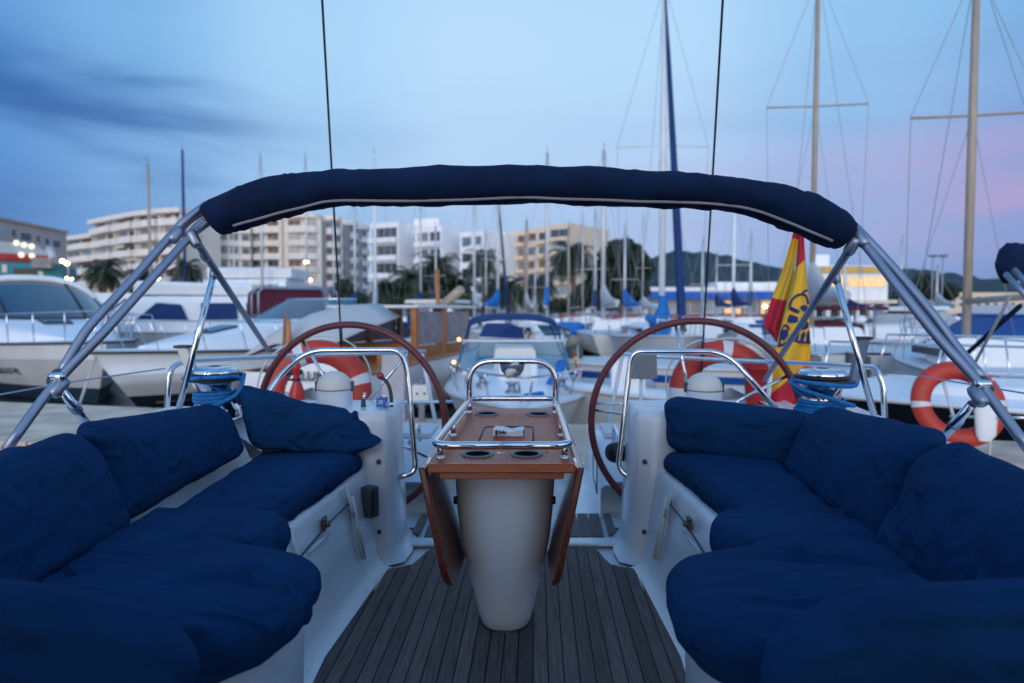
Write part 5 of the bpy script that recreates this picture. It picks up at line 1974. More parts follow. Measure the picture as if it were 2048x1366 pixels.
# --- sailing boats
def sailboat(label, px, d, yaw, top, L=8.5, mr=.075, mm='alu_mast', cover=None, hullm='hull_w', furl=None, spreaders=(), sail=True, stern=None, hood=None, stays=True, band=None, lean=0, group='moored sailing boats across the basin', boomx=-1):
    b = thing('sailing_boat', label, 'sailing boat', (0, 0, 0), group)
    e = hull(b, L, L * .33, 1.15, .95, M[hullm], M[band] if band else None, M['anti_blue'], rake=.9, tr=.45, n=14)
    loft(b, 'coachroof', [(L * .24, .25, .2, 1.05, 1.12), (L * .14, .6, .5, 1.02, 1.35), (-L * .12, .85, .72, 1.0, 1.45)], M['boat_gel'], bevel=.04)
    for sg in (1, -1):
        mb = MB()
        mb.box(-L * .08, L * .10, sg * .72 - .09, sg * .72 + .09, 1.16, 1.28)
        part('portlight', mb, M['glass'], b)
    zt = P(px, top, d).z - WZ
    mx = L * .10
    mb = MB()
    mb.tube([Vector((mx, 0, 1.2)), Vector((mx + lean * .5, 0, zt * .6)), Vector((mx + lean, 0, zt))], [mr, mr, mr * .8], 10)
    mast = part('mast', mb, M[mm], b)
    mb = MB()
    mb.tube([Vector((mx + lean, 0, zt)), Vector((mx + lean, 0, zt + .35))], .012, 5)
    mb.obox(Vector((mx + lean - .12, 0, zt + .2)), (.14, 0, 0), (0, .012, 0), (0, 0, .012))
    part('masthead_gear', mb, M['darkgrey'], mast)
    bl_ = L * .36
    mb = MB()
    mb.tube([Vector((mx - .05, 0, 2.0)), Vector((mx - bl_, 0, 2.05))], .05, 8)
    part('boom', mb, M[mm], b)
    if cover:
        rows = []
        for t in np.linspace(0, 1, 9):
            x = mx - .05 - bl_ * t
            h = .42 * (1 - t) ** 2.2 * 1.9 + .20
            rows.append([Vector((x, .15 * math.sin(a) * (1 - .3 * t), 2.1 + h * .5 - h * .55 * math.cos(a))) for a in np.linspace(0, 2 * math.pi, 10, endpoint=False)])
        mb = MB(); mb.grid(rows, closed=True); mb.cap(rows[0][::-1]); mb.cap(rows[-1])
        part('sail_cover', mb, M[cover], b)
    w = []
    for zz, ww in spreaders:
        mb = MB()
        mb.tube([Vector((mx - .12, -ww, zz - .02)), Vector((mx, 0, zz)), Vector((mx - .12, ww, zz - .02))], .022, 6)
        part('spreader', mb, M[mm], b)
    if stays:
        sw = spreaders[0][1] if spreaders else 0
        sz = spreaders[0][0] if spreaders else zt * .55
        for sg in (1, -1):
            pts = [Vector((mx + lean, 0, zt - .1)), Vector((mx - .12, sg * max(sw, .5), sz)), Vector((mx - .1, sg * L * .15, 1.05))]
            w.append((pts, .007))
            w.append(([Vector((mx, 0, sz)), Vector((mx + .4, sg * L * .15, 1.05))], .006))
        w.append(([Vector((mx + lean, 0, zt)), Vector((-L * .49, 0, 1.0))], .007))
        w.append(([Vector((mx + lean, 0, zt)), Vector((L * .49, 0, 1.15))], .007))
        tubes(b, 'rigging', w, M['wire_grey'])
    if furl:
        mb = MB()
        a_, b_ = Vector((L * .47, 0, 1.35)), Vector((mx + lean + .1, 0, zt * .96))
        mb.tube([a_, a_ + (b_ - a_) * .04, a_ + (b_ - a_) * .3, a_ + (b_ - a_) * .8, b_], [.05, furl[1], furl[1] * .95, furl[1] * .55, .03], 8)
        part('furled_headsail', mb, M[furl[0]], b)
    boat_rail(b, e, .0, .16, .55, 3, .08, .014, bow=False)
    boat_rail(b, e, .88, .985, .55, 3, .08, .014)
    if hood:
        loft(b, 'sprayhood', [(-L * .02, .7, .55, 1.3, 1.5), (-L * .10, .85, .75, 1.2, 2.0), (-L * .16, .88, .8, 1.2, 2.0)], M[hood], bevel=.05, smooth=True)
    if stern:
        mb = MB()
        mb.prism([Vector((-L * .5 - .005, -.30, .52)), Vector((-L * .5 - .005, .30, .52)), Vector((-L * .5 - .005, .36, 1.05)), Vector((-L * .5 - .005, -.36, 1.05))], (-.03, 0, .0))
        part('stern_board', mb, M[stern], b)
    place(b, px, d, yaw)
    # keep the mast on its bearing: the hull shifts instead
    off = Matrix.Rotation(R(yaw), 3, 'Z') @ Vector((mx, 0, 0))
    b.location.x -= off.x
    b.location.y -= off.y
    return b


sailboat('white sailing yacht with a tan stern board facing the viewer, below the pine', 1206, 31.5, 92, 300, 9.5, .10, stern='wood', spreaders=((6.6, 1.0),), cover='canopy')
sailboat('sailing boat with white mast, bright blue sail cover and long navy furled headsail', 1323, 22, -92, -40, 8.5, .105, 'hull_w', furl=('blue_d', .125), spreaders=((7.1, 1.45),))
# sail bag hanging at the mast foot
t = thing('sail_bag', 'bright blue sail bag lashed upright to the white mast in front of the awning', 'sail bag', (X(1318, 20.6), 20.6, 0))
mb = MB()
rows = []
for y_, cx_, w_ in ((591, 1325, 8), (612, 1326, 10), (628, 1325, 16), (645, 1322, 22), (660, 1320, 22), (672, 1322, 17), (682, 1324, 8)):
    c = P(cx_, y_, 20.6)
    rr = w_ * 20.6 / F
    rows.append([c + Vector((rr * math.cos(a) * (1 + .12 * math.sin(3 * a + y_)), rr * .7 * math.sin(a), 0)) for a in np.linspace(0, 2 * math.pi, 14, endpoint=False)])
mb.grid(rows, closed=True)
part('bag', mb, M['blue_c'], t)
tubes(t, 'sleeve', [([P(1318, 655, 20.4), P(1304, 640, 20.2), P(1294, 634, 20.1)], .11)], M['blue_c'])
tubes(t, 'tie', [([P(1316, 640, 20.2), P(1334, 641, 20.2)], .03)], M['piping'])
sailboat('old yacht with a tall varnished mast right of the flag, spreaders high up', 1623, 18, 82, -60, 7.2, .07, 'wood_pale', spreaders=((7.15, 1.25),), cover='canopy')
sailboat('yawl with the thickest varnished mast near the right edge', 1933, 11.2, 78, -80, 6.4, .068, 'wood_pale', spreaders=((5.0, .95),), hullm='hull_w')
LST = [
    ('sailing boat with a varnished mast in front of the curved apartment block', 303, 44, 70, 326, 'wood_pale', 'blue_d', None),
    ('sailing boat with a dark furled mast just right of the varnished one', 372, 42, 110, 300, 'blue_d', 'blue_d', None),
    ('sailing boat whose pale mast tip clears the left end of the bimini', 526, 47, 85, 312, 'alu_mast', 'blue_c', None),
    ('sailing boat with a slim pale mast left of the left backstay', 615, 49, 95, 312, 'alu_mast', 'canopy', None),
    ('sailing boat with its mast left of the white apartment houses, topped below the bimini', 711, 45, 80, 385, 'alu_mast', 'blue_d', None),
    ('sailing boat with a bright white mast before the left white house', 751, 38, 100, 310, 'hull_w', 'canopy', None),
    ('sailing boat with its mast before the middle white house', 842, 46, 75, 372, 'alu_mast', 'blue_d', None),
    ('sailing boat with its mast before the palm with a bare trunk', 949, 40, 100, 360, 'alu_mast', 'canopy', None),
    ('sailing boat with a blue furled sail left of the tan house', 996, 39, 80, 380, 'alu_mast', 'blue_c', ('blue_d', .10)),
    ('sailing boat with a slim varnished mast before the tan house', 1053, 47, 95, 440, 'wood_pale', 'canopy', None),
    ('sailing boat with a bright blue sail cover behind the navy bimini', 1094, 36, 85, 306, 'alu_mast', 'blue_c', None),
    ('sailing boat with a short varnished mast before the tall palm', 1137, 44, 100, 452, 'wood_pale', None, None),
    ('sailing boat with a grey mast at the left edge of the pine', 1190, 42, 80, 420, 'alu_mast', 'blue_d', None),
    ('sailing boat with a short grey mast in front of the pine', 1249, 40, 95, 455, 'alu_mast', 'blue_c', None),
    ('sailing boat with its mast between the right backstay and the hoop, over the awning', 1466, 38, 85, 400, 'hull_w', 'blue_d', None),
    ('sailing boat with a short mast at the right end of the blue awning', 1500, 43, 70, 470, 'alu_mast', 'blue_d', None),
    ('sailing boat with a slim mast just right of the navy headsail', 1404, 46, 100, 480, 'alu_mast', None, None),
    ('sailing boat with a slim mast before the right hill', 1872, 45, 80, 540, 'alu_mast', 'canopy', None),
]
rnd = random.Random(5)
for lab, px, d, yaw, top, mm, cov, fu in LST:
    zt = P(px, top, d).z - WZ
    sailboat(lab, px, d, yaw, top, rnd.uniform(7.2, 9.0), rnd.uniform(.075, .095), mm, cov, rnd.choice(['hull_w', 'hull_w', 'gel_cream']), fu, ((zt * .55, rnd.uniform(.8, 1.1)),), band=rnd.choice([None, 'stripe_b', 'stripe_k']))

# the rows further back: boats and thin masts nothing tells apart
rnd = random.Random(9)
FAR = ((470, 'below the middle of the curved apartment block'), (575, 'below the first grey stair strip of the curved block'), (668, 'just left of the left backstay'), (800, 'before the gap beside the first white house'),
       (872, 'before the second white house'), (918, 'before the gap beside the third white house'), (972, 'before the third white house'), (1030, 'before the leftmost tan house'), (1070, 'before the middle tan house'),
       (1118, 'before the right tan house, left of the tall palm'), (1165, 'before the plain side wall of the tan house'), (1228, 'before the trunk of the umbrella pine'), (1285, 'at the left end of the blue awning'),
       (1376, 'just right of the navy furled headsail'), (1432, 'just right of the right backstay'), (1548, 'at the left edge of the flag'), (1688, 'before the club house windows'), (1748, 'at the right end of the club house'),
       (1800, 'left of the two floodlight masts'), (1905, 'just left of the thick right mast'))
CN = {'blue_d': 'navy sail cover', 'canopy': 'cream sail cover', 'blue_c': 'bright blue sail cover', None: 'bare boom', 'burg': 'burgundy cover', 'blue_tarp': 'royal blue cover', 'grey': 'grey cover'}
for px, where in FAR[::2]:
    d = rnd.uniform(47, 59)
    top = rnd.uniform(430, 520)
    cov = rnd.choice(['blue_d', 'canopy', None, None])
    sailboat('far boat with ' + CN[cov] + ' ' + where, px, d, rnd.uniform(65, 115), top, rnd.uniform(6.5, 8), rnd.uniform(.06, .075), 'alu_mast', cov, rnd.choice(['hull_w', 'gel_cream']), None, (((P(px, top, d).z - WZ) * .55, .8),), group='thin-masted boats in the far rows')
SMALL = ((452, 'left of the burgundy canopy'), (640, 'above the left end of the cream tarpaulin'), (735, 'behind the ridge of the cream tarpaulin'), (790, 'behind the varnished wheelhouse'), (1000, 'behind the left leg of the navy bimini'), (1098, 'behind the right part of the navy bimini'),
         (1140, 'right of the navy bimini'), (1190, 'left of the tan stern board'), (1222, 'right of the tan stern board'), (1300, 'left of the blue sail bag'), (1362, 'right of the blue sail bag'), (1395, 'above the top of the right wheel'), (1440, 'under the right backstay'),
         (1475, 'above the right lifebuoy'), (1520, 'left of the flag hem'), (1570, 'behind the flag'), (1675, 'left of the burgundy sprayhood'), (1760, 'right of the burgundy sprayhood'), (1850, 'behind the pale canvas cover'), (1900, 'left of the thick right mast'), (1985, 'behind the royal blue tarpaulin'))
for px, where in SMALL:
    cov = rnd.choice(['blue_d', 'canopy', 'blue_c', 'burg', 'blue_tarp', 'grey']) if rnd.random() < .65 else None
    b = dinghy('small white motor boat ' + ('with ' + CN[cov] + ' ' if cov else '') + where, px, rnd.uniform(27, 46), rnd.uniform(60, 120) * rnd.choice((1, -1)), rnd.uniform(4.4, 6), rnd.choice(['hull_w', 'hull_w', 'gel_cream']), rnd.choice(['hull_black', 'anti']))
    b['group'] = 'small motor boats in the far rows'
    if cov:
        loft(b, 'cover', [(1.3, .5, .4, .75, .95), (.2, .75, .6, .72, 1.35), (-1.0, .75, .65, .7, 1.15)], M[cov], bevel=.06)
for lab, px, d, yaw, sc, dk in (('small white cabin cruiser behind the right leg of the navy bimini', 1086, 29, -70, .55, 'glass'), ('small white cabin cruiser between the tan-boarded yacht and the blue sail bag', 1275, 27, -110, .55, 'grey'),
                                ('small white cabin cruiser right of the navy headsail foot', 1425, 28, 60, .58, 'glass'), ('small white cabin cruiser left of the flag, dark side windows', 1490, 30, -60, .55, 'blue_d'),
                                ('small white cabin cruiser before the club house', 1680, 28, 120, .58, 'glass'), ('small white cabin cruiser between the pale cover and the thick mast', 1885, 24, -130, .55, 'grey'), ('small white cabin cruiser behind the fishing boat', 935, 40, 60, .6, 'glass')):
    flybridge(lab, px, d, yaw, sc, M[dk], False)['group'] = 'small cabin cruisers in the middle rows'
for i, px in enumerate((1866, 1886)):
    t = thing('floodlight_mast', ('left' if i == 0 else 'right') + ' one of two thin floodlight masts before the right hill', 'floodlight mast', (X(px, 120), 120, LZ), 'floodlight masts by the hill')
    tp = P(px, 514, 120)
    part('pole', MB().tube([Vector((tp.x, 120, LZ)), tp], .12, 6), M['wire_grey'], t)
    part('head_bar', MB().box(tp.x - .7, tp.x + .7, 119.8, 120.1, tp.z, tp.z + .35), M['darkgrey'], t)

# --- right-hand boats
b = thing('cabin_boat', 'white boat with a burgundy sprayhood and grey outboard cover right of the flag', 'motor boat')
e = hull(b, 7.0, 2.6, 1.1, 1.0, M['hull_w'], None, M['anti'])
loft(b, 'cabin', [(1.8, .7, .6, 1.05, 1.2), (.7, 1.0, .9, 1.0, 1.5), (-.4, 1.05, .95, .98, 1.5)], M['boat_gel'], bevel=.05)
loft(b, 'canopy', [(.3, .95, .55, .98, 1.30), (-1.0, 1.05, .85, .95, 1.60), (-2.2, 1.05, .9, .95, 1.50)], M['burg'], bevel=.05)
loft(b, 'canopy_top', [(.2, .8, .75, 1.85, 1.95), (-2.0, .9, .85, 1.85, 2.0)], M['burg'], bevel=.05)
for x in (-2.6, -.2):
    tubes(b, 'frame_tube', [([(x, 1.1, 1.0), (x, 1.0, 1.9), (x, -1.0, 1.9), (x, -1.1, 1.0)], .028)], M['alu'])
loft(b, 'outboard', [(-4.0, .25, .18, .5, 1.15), (-3.5, .34, .26, .5, 1.30)], M['grey'], bevel=.08, smooth=True)
place(b, 1744, 18.5, -14)
b = thing('covered_boat', 'white boat with a pale canvas cockpit cover and side window left of the thick mast', 'motor boat')
e = hull(b, 7.5, 2.8, 1.15, 1.0, M['hull_w'], None, M['anti'])
loft(b, 'canvas_cover', [(1.6, .8, .4, .95, 1.15), (.9, 1.1, .6, .95, 1.75), (-.4, 1.15, .75, .95, 1.9), (-1.6, 1.1, .8, .95, 1.5)], M['canopy'], bevel=.08)
loft(b, 'cover_roof', [(.9, .72, .68, 1.84, 1.95), (-.6, .8, .75, 1.86, 1.98)], M['boat_gel'], bevel=.04)
for sg in (1, -1):
    mb = MB()
    mb.prism([Vector((1.25, 1.0 * sg, 1.15)), Vector((.2, 1.08 * sg, 1.15)), Vector((.1, .86 * sg, 1.6)), Vector((.8, .78 * sg, 1.6))], (0, .03 * sg, 0))
    part('side_window', mb, M['grey'], b)
loft(b, 'outboard', [(-4.2, .18, .14, .8, 1.5), (-3.8, .22, .18, .75, 1.6)], M['boat_gel'], bevel=.08, smooth=True)
place(b, 1822, 19.5, 215)
b = thing('tarped_boat', 'boat wrapped in a royal blue tarpaulin with a white cabin roof at the right edge', 'motor boat')
e = hull(b, 8.5, 3.0, 1.3, 1.2, M['hull_w'], None, M['anti'])
loft(b, 'tarpaulin', [(3.4, .7, .5, .9, 1.3), (1.5, 1.45, 1.2, .75, 2.05), (-1.5, 1.55, 1.3, .75, 2.1), (-4.0, 1.5, 1.2, .75, 1.95)], M['blue_tarp'], bevel=.08)
loft(b, 'cabin_roof', [(1.4, 1.2, 1.1, 2.12, 2.32), (-3.6, 1.3, 1.2, 2.12, 2.32)], M['hull_w'], bevel=.05)
mb = MB(); mb.box(-3.6, 1.4, -1.32, 1.32, 2.06, 2.14)
part('blue_trim', mb, M['stripe_b'], b)
place(b, 2120, 15.2, 188, dz=-.35)
# black-hulled neighbour
b = thing('black_yacht', 'black-hulled sailing yacht with white deck close by on the right', 'sailing yacht')
e = hull(b, 11, 3.5, .96, .90, M['hull_black'], M['hull_black'], M['anti'], rake=1.0, deck=M['boat_gel'], rub=M['hull_w'], tr=.5)
loft(b, 'coachroof', [(2.6, .5, .4, .95, 1.0), (1.4, .9, .8, .95, 1.22), (-1.6, 1.0, .9, .9, 1.26)], M['boat_gel'], bevel=.05)
loft(b, 'coaming', [(-1.6, 1.1, 1.05, .9, 1.10), (-4.6, 1.0, .95, .9, 1.06)], M['boat_gel'], bevel=.05)
for sg in (1, -1):
    mb = MB(); mb.box(-1.3, 1.1, sg * .93 - .08, sg * .93 + .08, 1.02, 1.13)
    part('portlight', mb, M['glass'], b)
boat_rail(b, e, .0, .30, .60, 4, .08, .015, bow=False)
b.location = (8.75, 5.3, WZ)
b.rotation_euler = (0, 0, R(-40))
for lab, pts in (('top_rail', [(1905, 756, 5.9), (1960, 752, 5.8), (2080, 758, 5.4)]), ('lower_rail', [(1920, 832, 5.9), (1995, 833, 5.7), (2080, 836, 5.4)])):
    pass
nr = thing('stern_rail', 'stern rail of the black neighbour, carrying the third lifebuoy and a white rescue sling', 'guard rail', tuple(P(1930, 880, 5.8)), 'stern rails')
rail_tubes(nr, 'rail', [([(1862, 758, 5.9), (1890, 753, 5.85), (1960, 751, 5.8), (2090, 756, 5.3)], .0135, .05), ([(1900, 833, 5.85), (2090, 836, 5.3)], .011, 0)])
rail_tubes(nr, 'stanchion', [([(1884, 754, 5.85), (1935, 930, 5.9)], .013, 0), ([(1985, 752, 5.7), (1978, 930, 5.7)], .012, 0)], 'gel')
buoy('bare orange-red lifebuoy on the neighbouring rail at the right edge', P(1916, 808, 5.75), .365, .078, (1, -.2, 0), (-.05, .2, 1), bands=(2, 182), rope=False, bw=.075)
mb = MB()
rows = []
for y_, x_, w_ in ((738, 1953, 8), (748, 1956, 17), (790, 1966, 20), (840, 1972, 22), (870, 1972, 20), (882, 1970, 12)):
    c = P(x_, y_, 5.6)
    rr = w_ * 5.6 / F
    rows.append([c + Vector((rr * math.cos(a), rr * .55 * math.sin(a), 0)) for a in np.linspace(0, 2 * math.pi, 14, endpoint=False)])
mb.grid(rows, closed=True); mb.cap(rows[0]); mb.cap(rows[-1][::-1])
o = part('rescue_sling', mb, M['boat_gel'], None)
tag(o, 'white rescue sling case hung in the third lifebuoy at the right', 'rescue sling')
# neighbour's folded bimini and its frame
t = thing('folded_bimini', 'rounded end of a navy folded bimini on the neighbouring yacht at the right edge', 'bimini', tuple(P(2030, 600, 4.6)))
mb = MB()
rows = []
for f in np.linspace(0, 1, 10):
    cx_, cy_ = 1992 + 90 * f, 528 - 6 * f
    s_ = min(1, .12 + (f * 5) ** .5 * .8)
    c = P(cx_, cy_, 4.6 + .3 * f)
    rows.append([c + Vector((.10 * math.sin(a) * .2, .12 * s_ * math.sin(a), .135 * s_ * math.cos(a) + .012 * math.sin(9 * f + 3 * a))) for a in np.linspace(0, 2 * math.pi, 16, endpoint=False)])
mb.grid(rows, closed=True); mb.cap(rows[0][::-1])
part('canopy_roll', mb, M['navy'], t)
for pts in ([(2012, 548, 4.5), (2060, 600, 4.3)], [(2028, 540, 4.5), (2070, 585, 4.3)]):
    mb = MB(); mb.tube([P(*p) for p in pts], .02, 8)
    part('bow', mb, M['alu'], t)
mb = MB(); mb.tube([P(2040, 612, 4.4), P(1925, 715, 5.2)], .016, 8)
part('strut', mb, M['navy'], t)
mb = MB(); mb.tube([P(2022, 590, 4.4), P(1945, 735, 5.0)], .010, 8)
part('strut', mb, M['wire_grey'], t)
# ================================================================== buildings along the quay
W_WHITE = mat('white_render', (.83, .83, .84), .85, var=.05, scale=.3)
W_CREAM = mat('cream_render', (.70, .63, .55), .85, var=.06, scale=.3)
W_TAN = mat('tan_render', (.72, .57, .42), .85, var=.06, scale=.3)
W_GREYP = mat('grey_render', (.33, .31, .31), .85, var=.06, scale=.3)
W_BROWN = mat('brown_render', (.50, .39, .35), .85, var=.08, scale=.3)
GL = [mat('dark_window', (.035, .05, .07), .12, var=.3, scale=.5, spec=.7), mat('curtained_window', (.20, .21, .22), .3, var=.3, scale=.8), mat('brown_shutter', (.17, .095, .06), .7, var=.3, scale=.8), mat('pale_window', (.32, .38, .42), .2, var=.2, scale=.6)]
LIT = mat('lit_window', (1.0, .56, .24), .6, emis=.50, var=.12, scale=.8)
FRM = mat('window_frame', (.62, .62, .62), .6)
rnd = random.Random(11)


class Face:
    def __init__(self, p0, p1):
        self.o, self.q = Vector((*p0, 0)), Vector((*p1, 0))
        d = self.q - self.o
        self.L = d.length
        self.e = d / self.L
        self.n = Vector((self.e.y, -self.e.x, 0))
        if self.n.dot(-self.o) < 0:
            self.n = -self.n

    def pt(self, a, d, z):
        p = self.o + self.e * a + self.n * d
        return Vector((p.x, p.y, z))

    def box(self, mb, a0, a1, z0, z1, d0, d1, mi=0):
        c = [self.pt(a0, d0, z0), self.pt(a1, d0, z0), self.pt(a1, d1, z0), self.pt(a0, d1, z0)]
        if (c[1] - c[0]).cross(c[2] - c[1]).z < 0:
            c = c[::-1]
        return mb.hexa(c + [Vector((p.x, p.y, z1)) for p in c], mi)

    def part(self, root, name, m, a0, a1, z0, z1, d0, d1, bevel=0, label=None):
        return part(name, self.box(MB(), a0, a1, z0, z1, d0, d1), m, root, bevel=bevel, label=label)

    def window(self, root, a0, a1, z0, z1, m, frame=True, mull=1):
        f = self.part(root, 'window', FRM, a0, a1, z0, z1, -.05, .06)
        w = .09
        k = (a1 - a0 - w) / mull
        for i in range(mull):
            part('pane', self.box(MB(), a0 + w + k * i, a0 + k * (i + 1), z0 + w, z1 - w, .02, .075), m, f)
        return f


def fp(px, d):
    return (X(px, d, 600), d)


def zat(py, d):
    return P(1024, py, d).z


W_WARM = mat('warm_white_render', (.78, .71, .64), .85, var=.06, scale=.3)
# --- curved apartment block
apt = thing('apartment_block', 'long curved pale apartment block with stacked white balconies behind the left boats', 'apartment building')
pts = [(137, 198), (196, 187), (240, 178), (282, 171), (330, 166), (372, 164)]
NF = 7


def ztop(py, d):
    return zat(py, d)


H = ztop(420, 165)
fh = (H - LZ - .6) / NF
for i in range(len(pts) - 1):
    f = Face(fp(*pts[i]), fp(*pts[i + 1]))
    cut = [1, 0, 0, 0, 0][i]
    nf = NF - cut
    top = LZ + .6 + fh * nf
    f.part(apt, 'wall', W_CREAM, 0, f.L, LZ - 1, top - .2, -12, 0)
    f.part(apt, 'roof_parapet', W_WARM, -.4, f.L + .4, top - .9, top + .25, -12.2, 2.0)
    for k in range(nf):
        z = LZ + .6 + fh * k
        nb = 2
        for j in range(nb):
            a0, a1 = f.L * j / nb, f.L * (j + 1) / nb
            off = .45 if j % 2 else 0
            f.part(apt, 'balcony', W_WARM, a0 + .15, a1 - .1, z - .35, z + 1.25, .0, 1.9 + off)
            f.window(apt, a0 + .5, a1 - .6, z + .1, z + fh - .55, rnd.choice(GL), mull=2)
            if rnd.random() < .3:
                f.part(apt, 'awning', rnd.choice([GL[2], W_CREAM]), a0 + .4, a1 - .4, z + fh - 1.2, z + fh - .5, .1, 1.2)
    f.part(apt, 'pier', W_CREAM, f.L - .5, f.L + .1, LZ, top - .3, .0, 1.0)
f = Face(fp(335, 175), fp(378, 174))
f.part(apt, 'roof_house', W_TAN, 0, f.L, H, H + 1.8, -8, 0)
f = Face(fp(258, 185), fp(300, 184))
f.part(apt, 'roof_house', GL[2], 0, f.L, H - .5, H + 1.3, -6, 0)
# recessed middle with plain windows
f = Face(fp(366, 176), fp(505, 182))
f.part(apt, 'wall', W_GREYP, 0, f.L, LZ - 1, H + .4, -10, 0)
for k in range(NF):
    z = LZ + .6 + fh * k
    f.part(apt, 'balcony', W_WARM, .2, f.L - .2, z - .35, z + 1.15, 0, .9)
    for j in range(6):
        a0 = f.L * (j + .18) / 6
        f.window(apt, a0, a0 + f.L * .62 / 6, z + .4, z + fh - .7, GL[0], mull=1)
    for j in range(1, 6):
        f.part(apt, 'pier', W_WARM, f.L * j / 6 - .28, f.L * j / 6 + .28, z + 1.15, z + fh - .36, 0, .5)
# right wing: three rounded bays with grey stair strips
for (q0, d0, q1, d1) in ((506, 184, 562, 180), (574, 180, 640, 181), (652, 184, 684, 188), (694, 194, 712, 200), (716, 204, 735, 212)):
    f = Face(fp(q0, d0), fp(q1, d1))
    Hr = zat(438, 182)
    n2 = 7
    fr = (Hr - LZ - .6) / n2
    f.part(apt, 'wall', W_CREAM, -.5, f.L + .5, LZ - 1, Hr, -12, 0)
    for k in range(n2):
        z = LZ + .6 + fr * k
        mb = MB()
        ring_b, n_ = [], 9
        arc = []
        for q in range(n_):
            t = q / (n_ - 1)
            arc.append((f.L * t, .2 + 1.7 * math.sin(math.pi * t) ** .6))
        poly = [f.pt(a, d, z - .35) for a, d in arc] + [f.pt(f.L, -.2, z - .35), f.pt(0, -.2, z - .35)]
        mb.prism(poly, (0, 0, 1.55 if k < n2 - 1 else 1.75))
        part('balcony', mb, W_CREAM if k % 2 else W_WARM, apt)
        nwin = 2 if f.L > 5 else 1
        for j in range(nwin):
            f.window(apt, f.L * (j + .12) / nwin, f.L * (j + .9) / nwin, z + .2, z + fr - .4, rnd.choice(GL[:3]), mull=2)
    mb = MB()
    mb.prism([f.pt(a, d, Hr) for a, d in arc] + [f.pt(f.L, -8, Hr), f.pt(0, -8, Hr)], (0, 0, 1.2))
    part('roof_parapet', mb, W_WARM, apt)
for (q0, q1, d) in ((561, 576, 182), (639, 654, 184), (683, 696, 191), (711, 718, 200)):
    f = Face(fp(q0, d), fp(q1, d))
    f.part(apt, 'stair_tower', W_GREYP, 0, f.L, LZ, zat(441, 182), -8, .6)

# --- white stepped houses: three blocks with a glazed front and a plain side
wh = thing('white_apartment_houses', 'white stepped apartment houses with glazed balconies and plain side walls in the middle', 'apartment building')


def block(root, q0, q1, q2, d, dback, ytop, m, cols, floors, yb=628, winm=GL, side_cols=0):
    z1, z0 = zat(ytop, d), LZ
    f = Face(fp(q0, d + 3), fp(q1, d))
    f.part(root, 'wall', m, 0, f.L, z0 - 1, z1, -min(14, dback - d), 0)
    fh_ = (z1 - z0 - .8) / floors
    for k in range(floors):
        z = z0 + .3 + fh_ * k
        for (t0, t1, kind) in cols:
            a0, a1 = f.L * t0, f.L * t1
            f.window(root, a0, a1, z + fh_ * .22, z + fh_ * .86, rnd.choice(winm), mull=max(1, round((a1 - a0) / 1.6)))
            if kind:
                f.part(root, 'balcony', m, a0 - .2, a1 + .2, z - .1, z + fh_ * .26, .0, 1.1)
    s_ = Face(fp(q1, d), fp(q2, dback))
    s_.part(root, 'side_wall', m, .05, s_.L, z0 - 1, z1 - .02, -.25, .02)
    for j in range(side_cols):
        for k in range(floors):
            z = z0 + .3 + fh_ * k
            a = s_.L * (j + .6) / (side_cols + .4)
            s_.window(root, a - .5, a + .5, z + fh_ * .35, z + fh_ * .8, GL[1])
    return f, s_, z1


GL.append(mat('blue_grey_glazing', (.12, .17, .21), .15, var=.3, scale=.6, spec=.6))
PALE = [GL[4], GL[0], GL[4], GL[1]]
block(wh, 742, 798, 832, 128, 150, 443, W_WHITE, ((.06, .96, 1),), 5, winm=PALE, side_cols=2)
f, s_, z1 = block(wh, 832, 884, 926, 124, 146, 452, W_WHITE, ((.10, .50, 1), (.55, .96, 1)), 5, winm=PALE, side_cols=1)
fg = Face(fp(800, 152), fp(1012, 154))
fg.part(wh, 'rear_wing', W_WHITE, 0, fg.L, LZ - 1, zat(462, 152), -8, 0)
f2 = Face(fp(828, 134), fp(878, 132))
f2.part(wh, 'roof_house', W_WHITE, 0, f2.L, z1 - 1, zat(436, 132), -5, 0)
block(wh, 920, 966, 1012, 122, 150, 461, W_WHITE, ((.10, .52, 0), (.60, .96, 1)), 5, winm=PALE, side_cols=0)
# --- tan houses
th_ = thing('tan_apartment_house', 'tan apartment house with stepped flat roof right of the white houses', 'apartment building')
block(th_, 1014, 1054, 1062, 130, 140, 460, W_TAN, ((.10, .45, 0), (.55, .92, 1)), 6, winm=[GL[4], GL[1], GL[2]])
block(th_, 1052, 1096, 1104, 126, 140, 454, W_TAN, ((.10, .48, 0), (.58, .94, 1)), 6, winm=[GL[4], GL[2], GL[0]])
block(th_, 1094, 1140, 1188, 122, 150, 446, W_TAN, ((.14, .92, 1),), 6, winm=[GL[4], GL[0], GL[3]])
f = Face(fp(1098, 118), fp(1170, 118))
f.part(th_, 'low_wing', W_CREAM, 0, f.L, LZ - 1, zat(598, 118), -6, 0)
# --- long low white annexe below the palms
lo = thing('quay_building', 'long low white building on the quay below the palms', 'building')
f = Face(fp(700, 92), fp(1180, 92))
f.part(lo, 'wall', W_WHITE, 0, f.L, LZ - 1, zat(604, 92), -5, 0)
f.part(lo, 'roof_edge', W_CREAM, -.3, f.L + .3, zat(604, 92), zat(601, 92), -5.2, .5)
for j in range(14):
    f.window(lo, f.L * (j + .25) / 14, f.L * (j + .75) / 14, LZ + .3, zat(609, 92), rnd.choice(GL), mull=2)
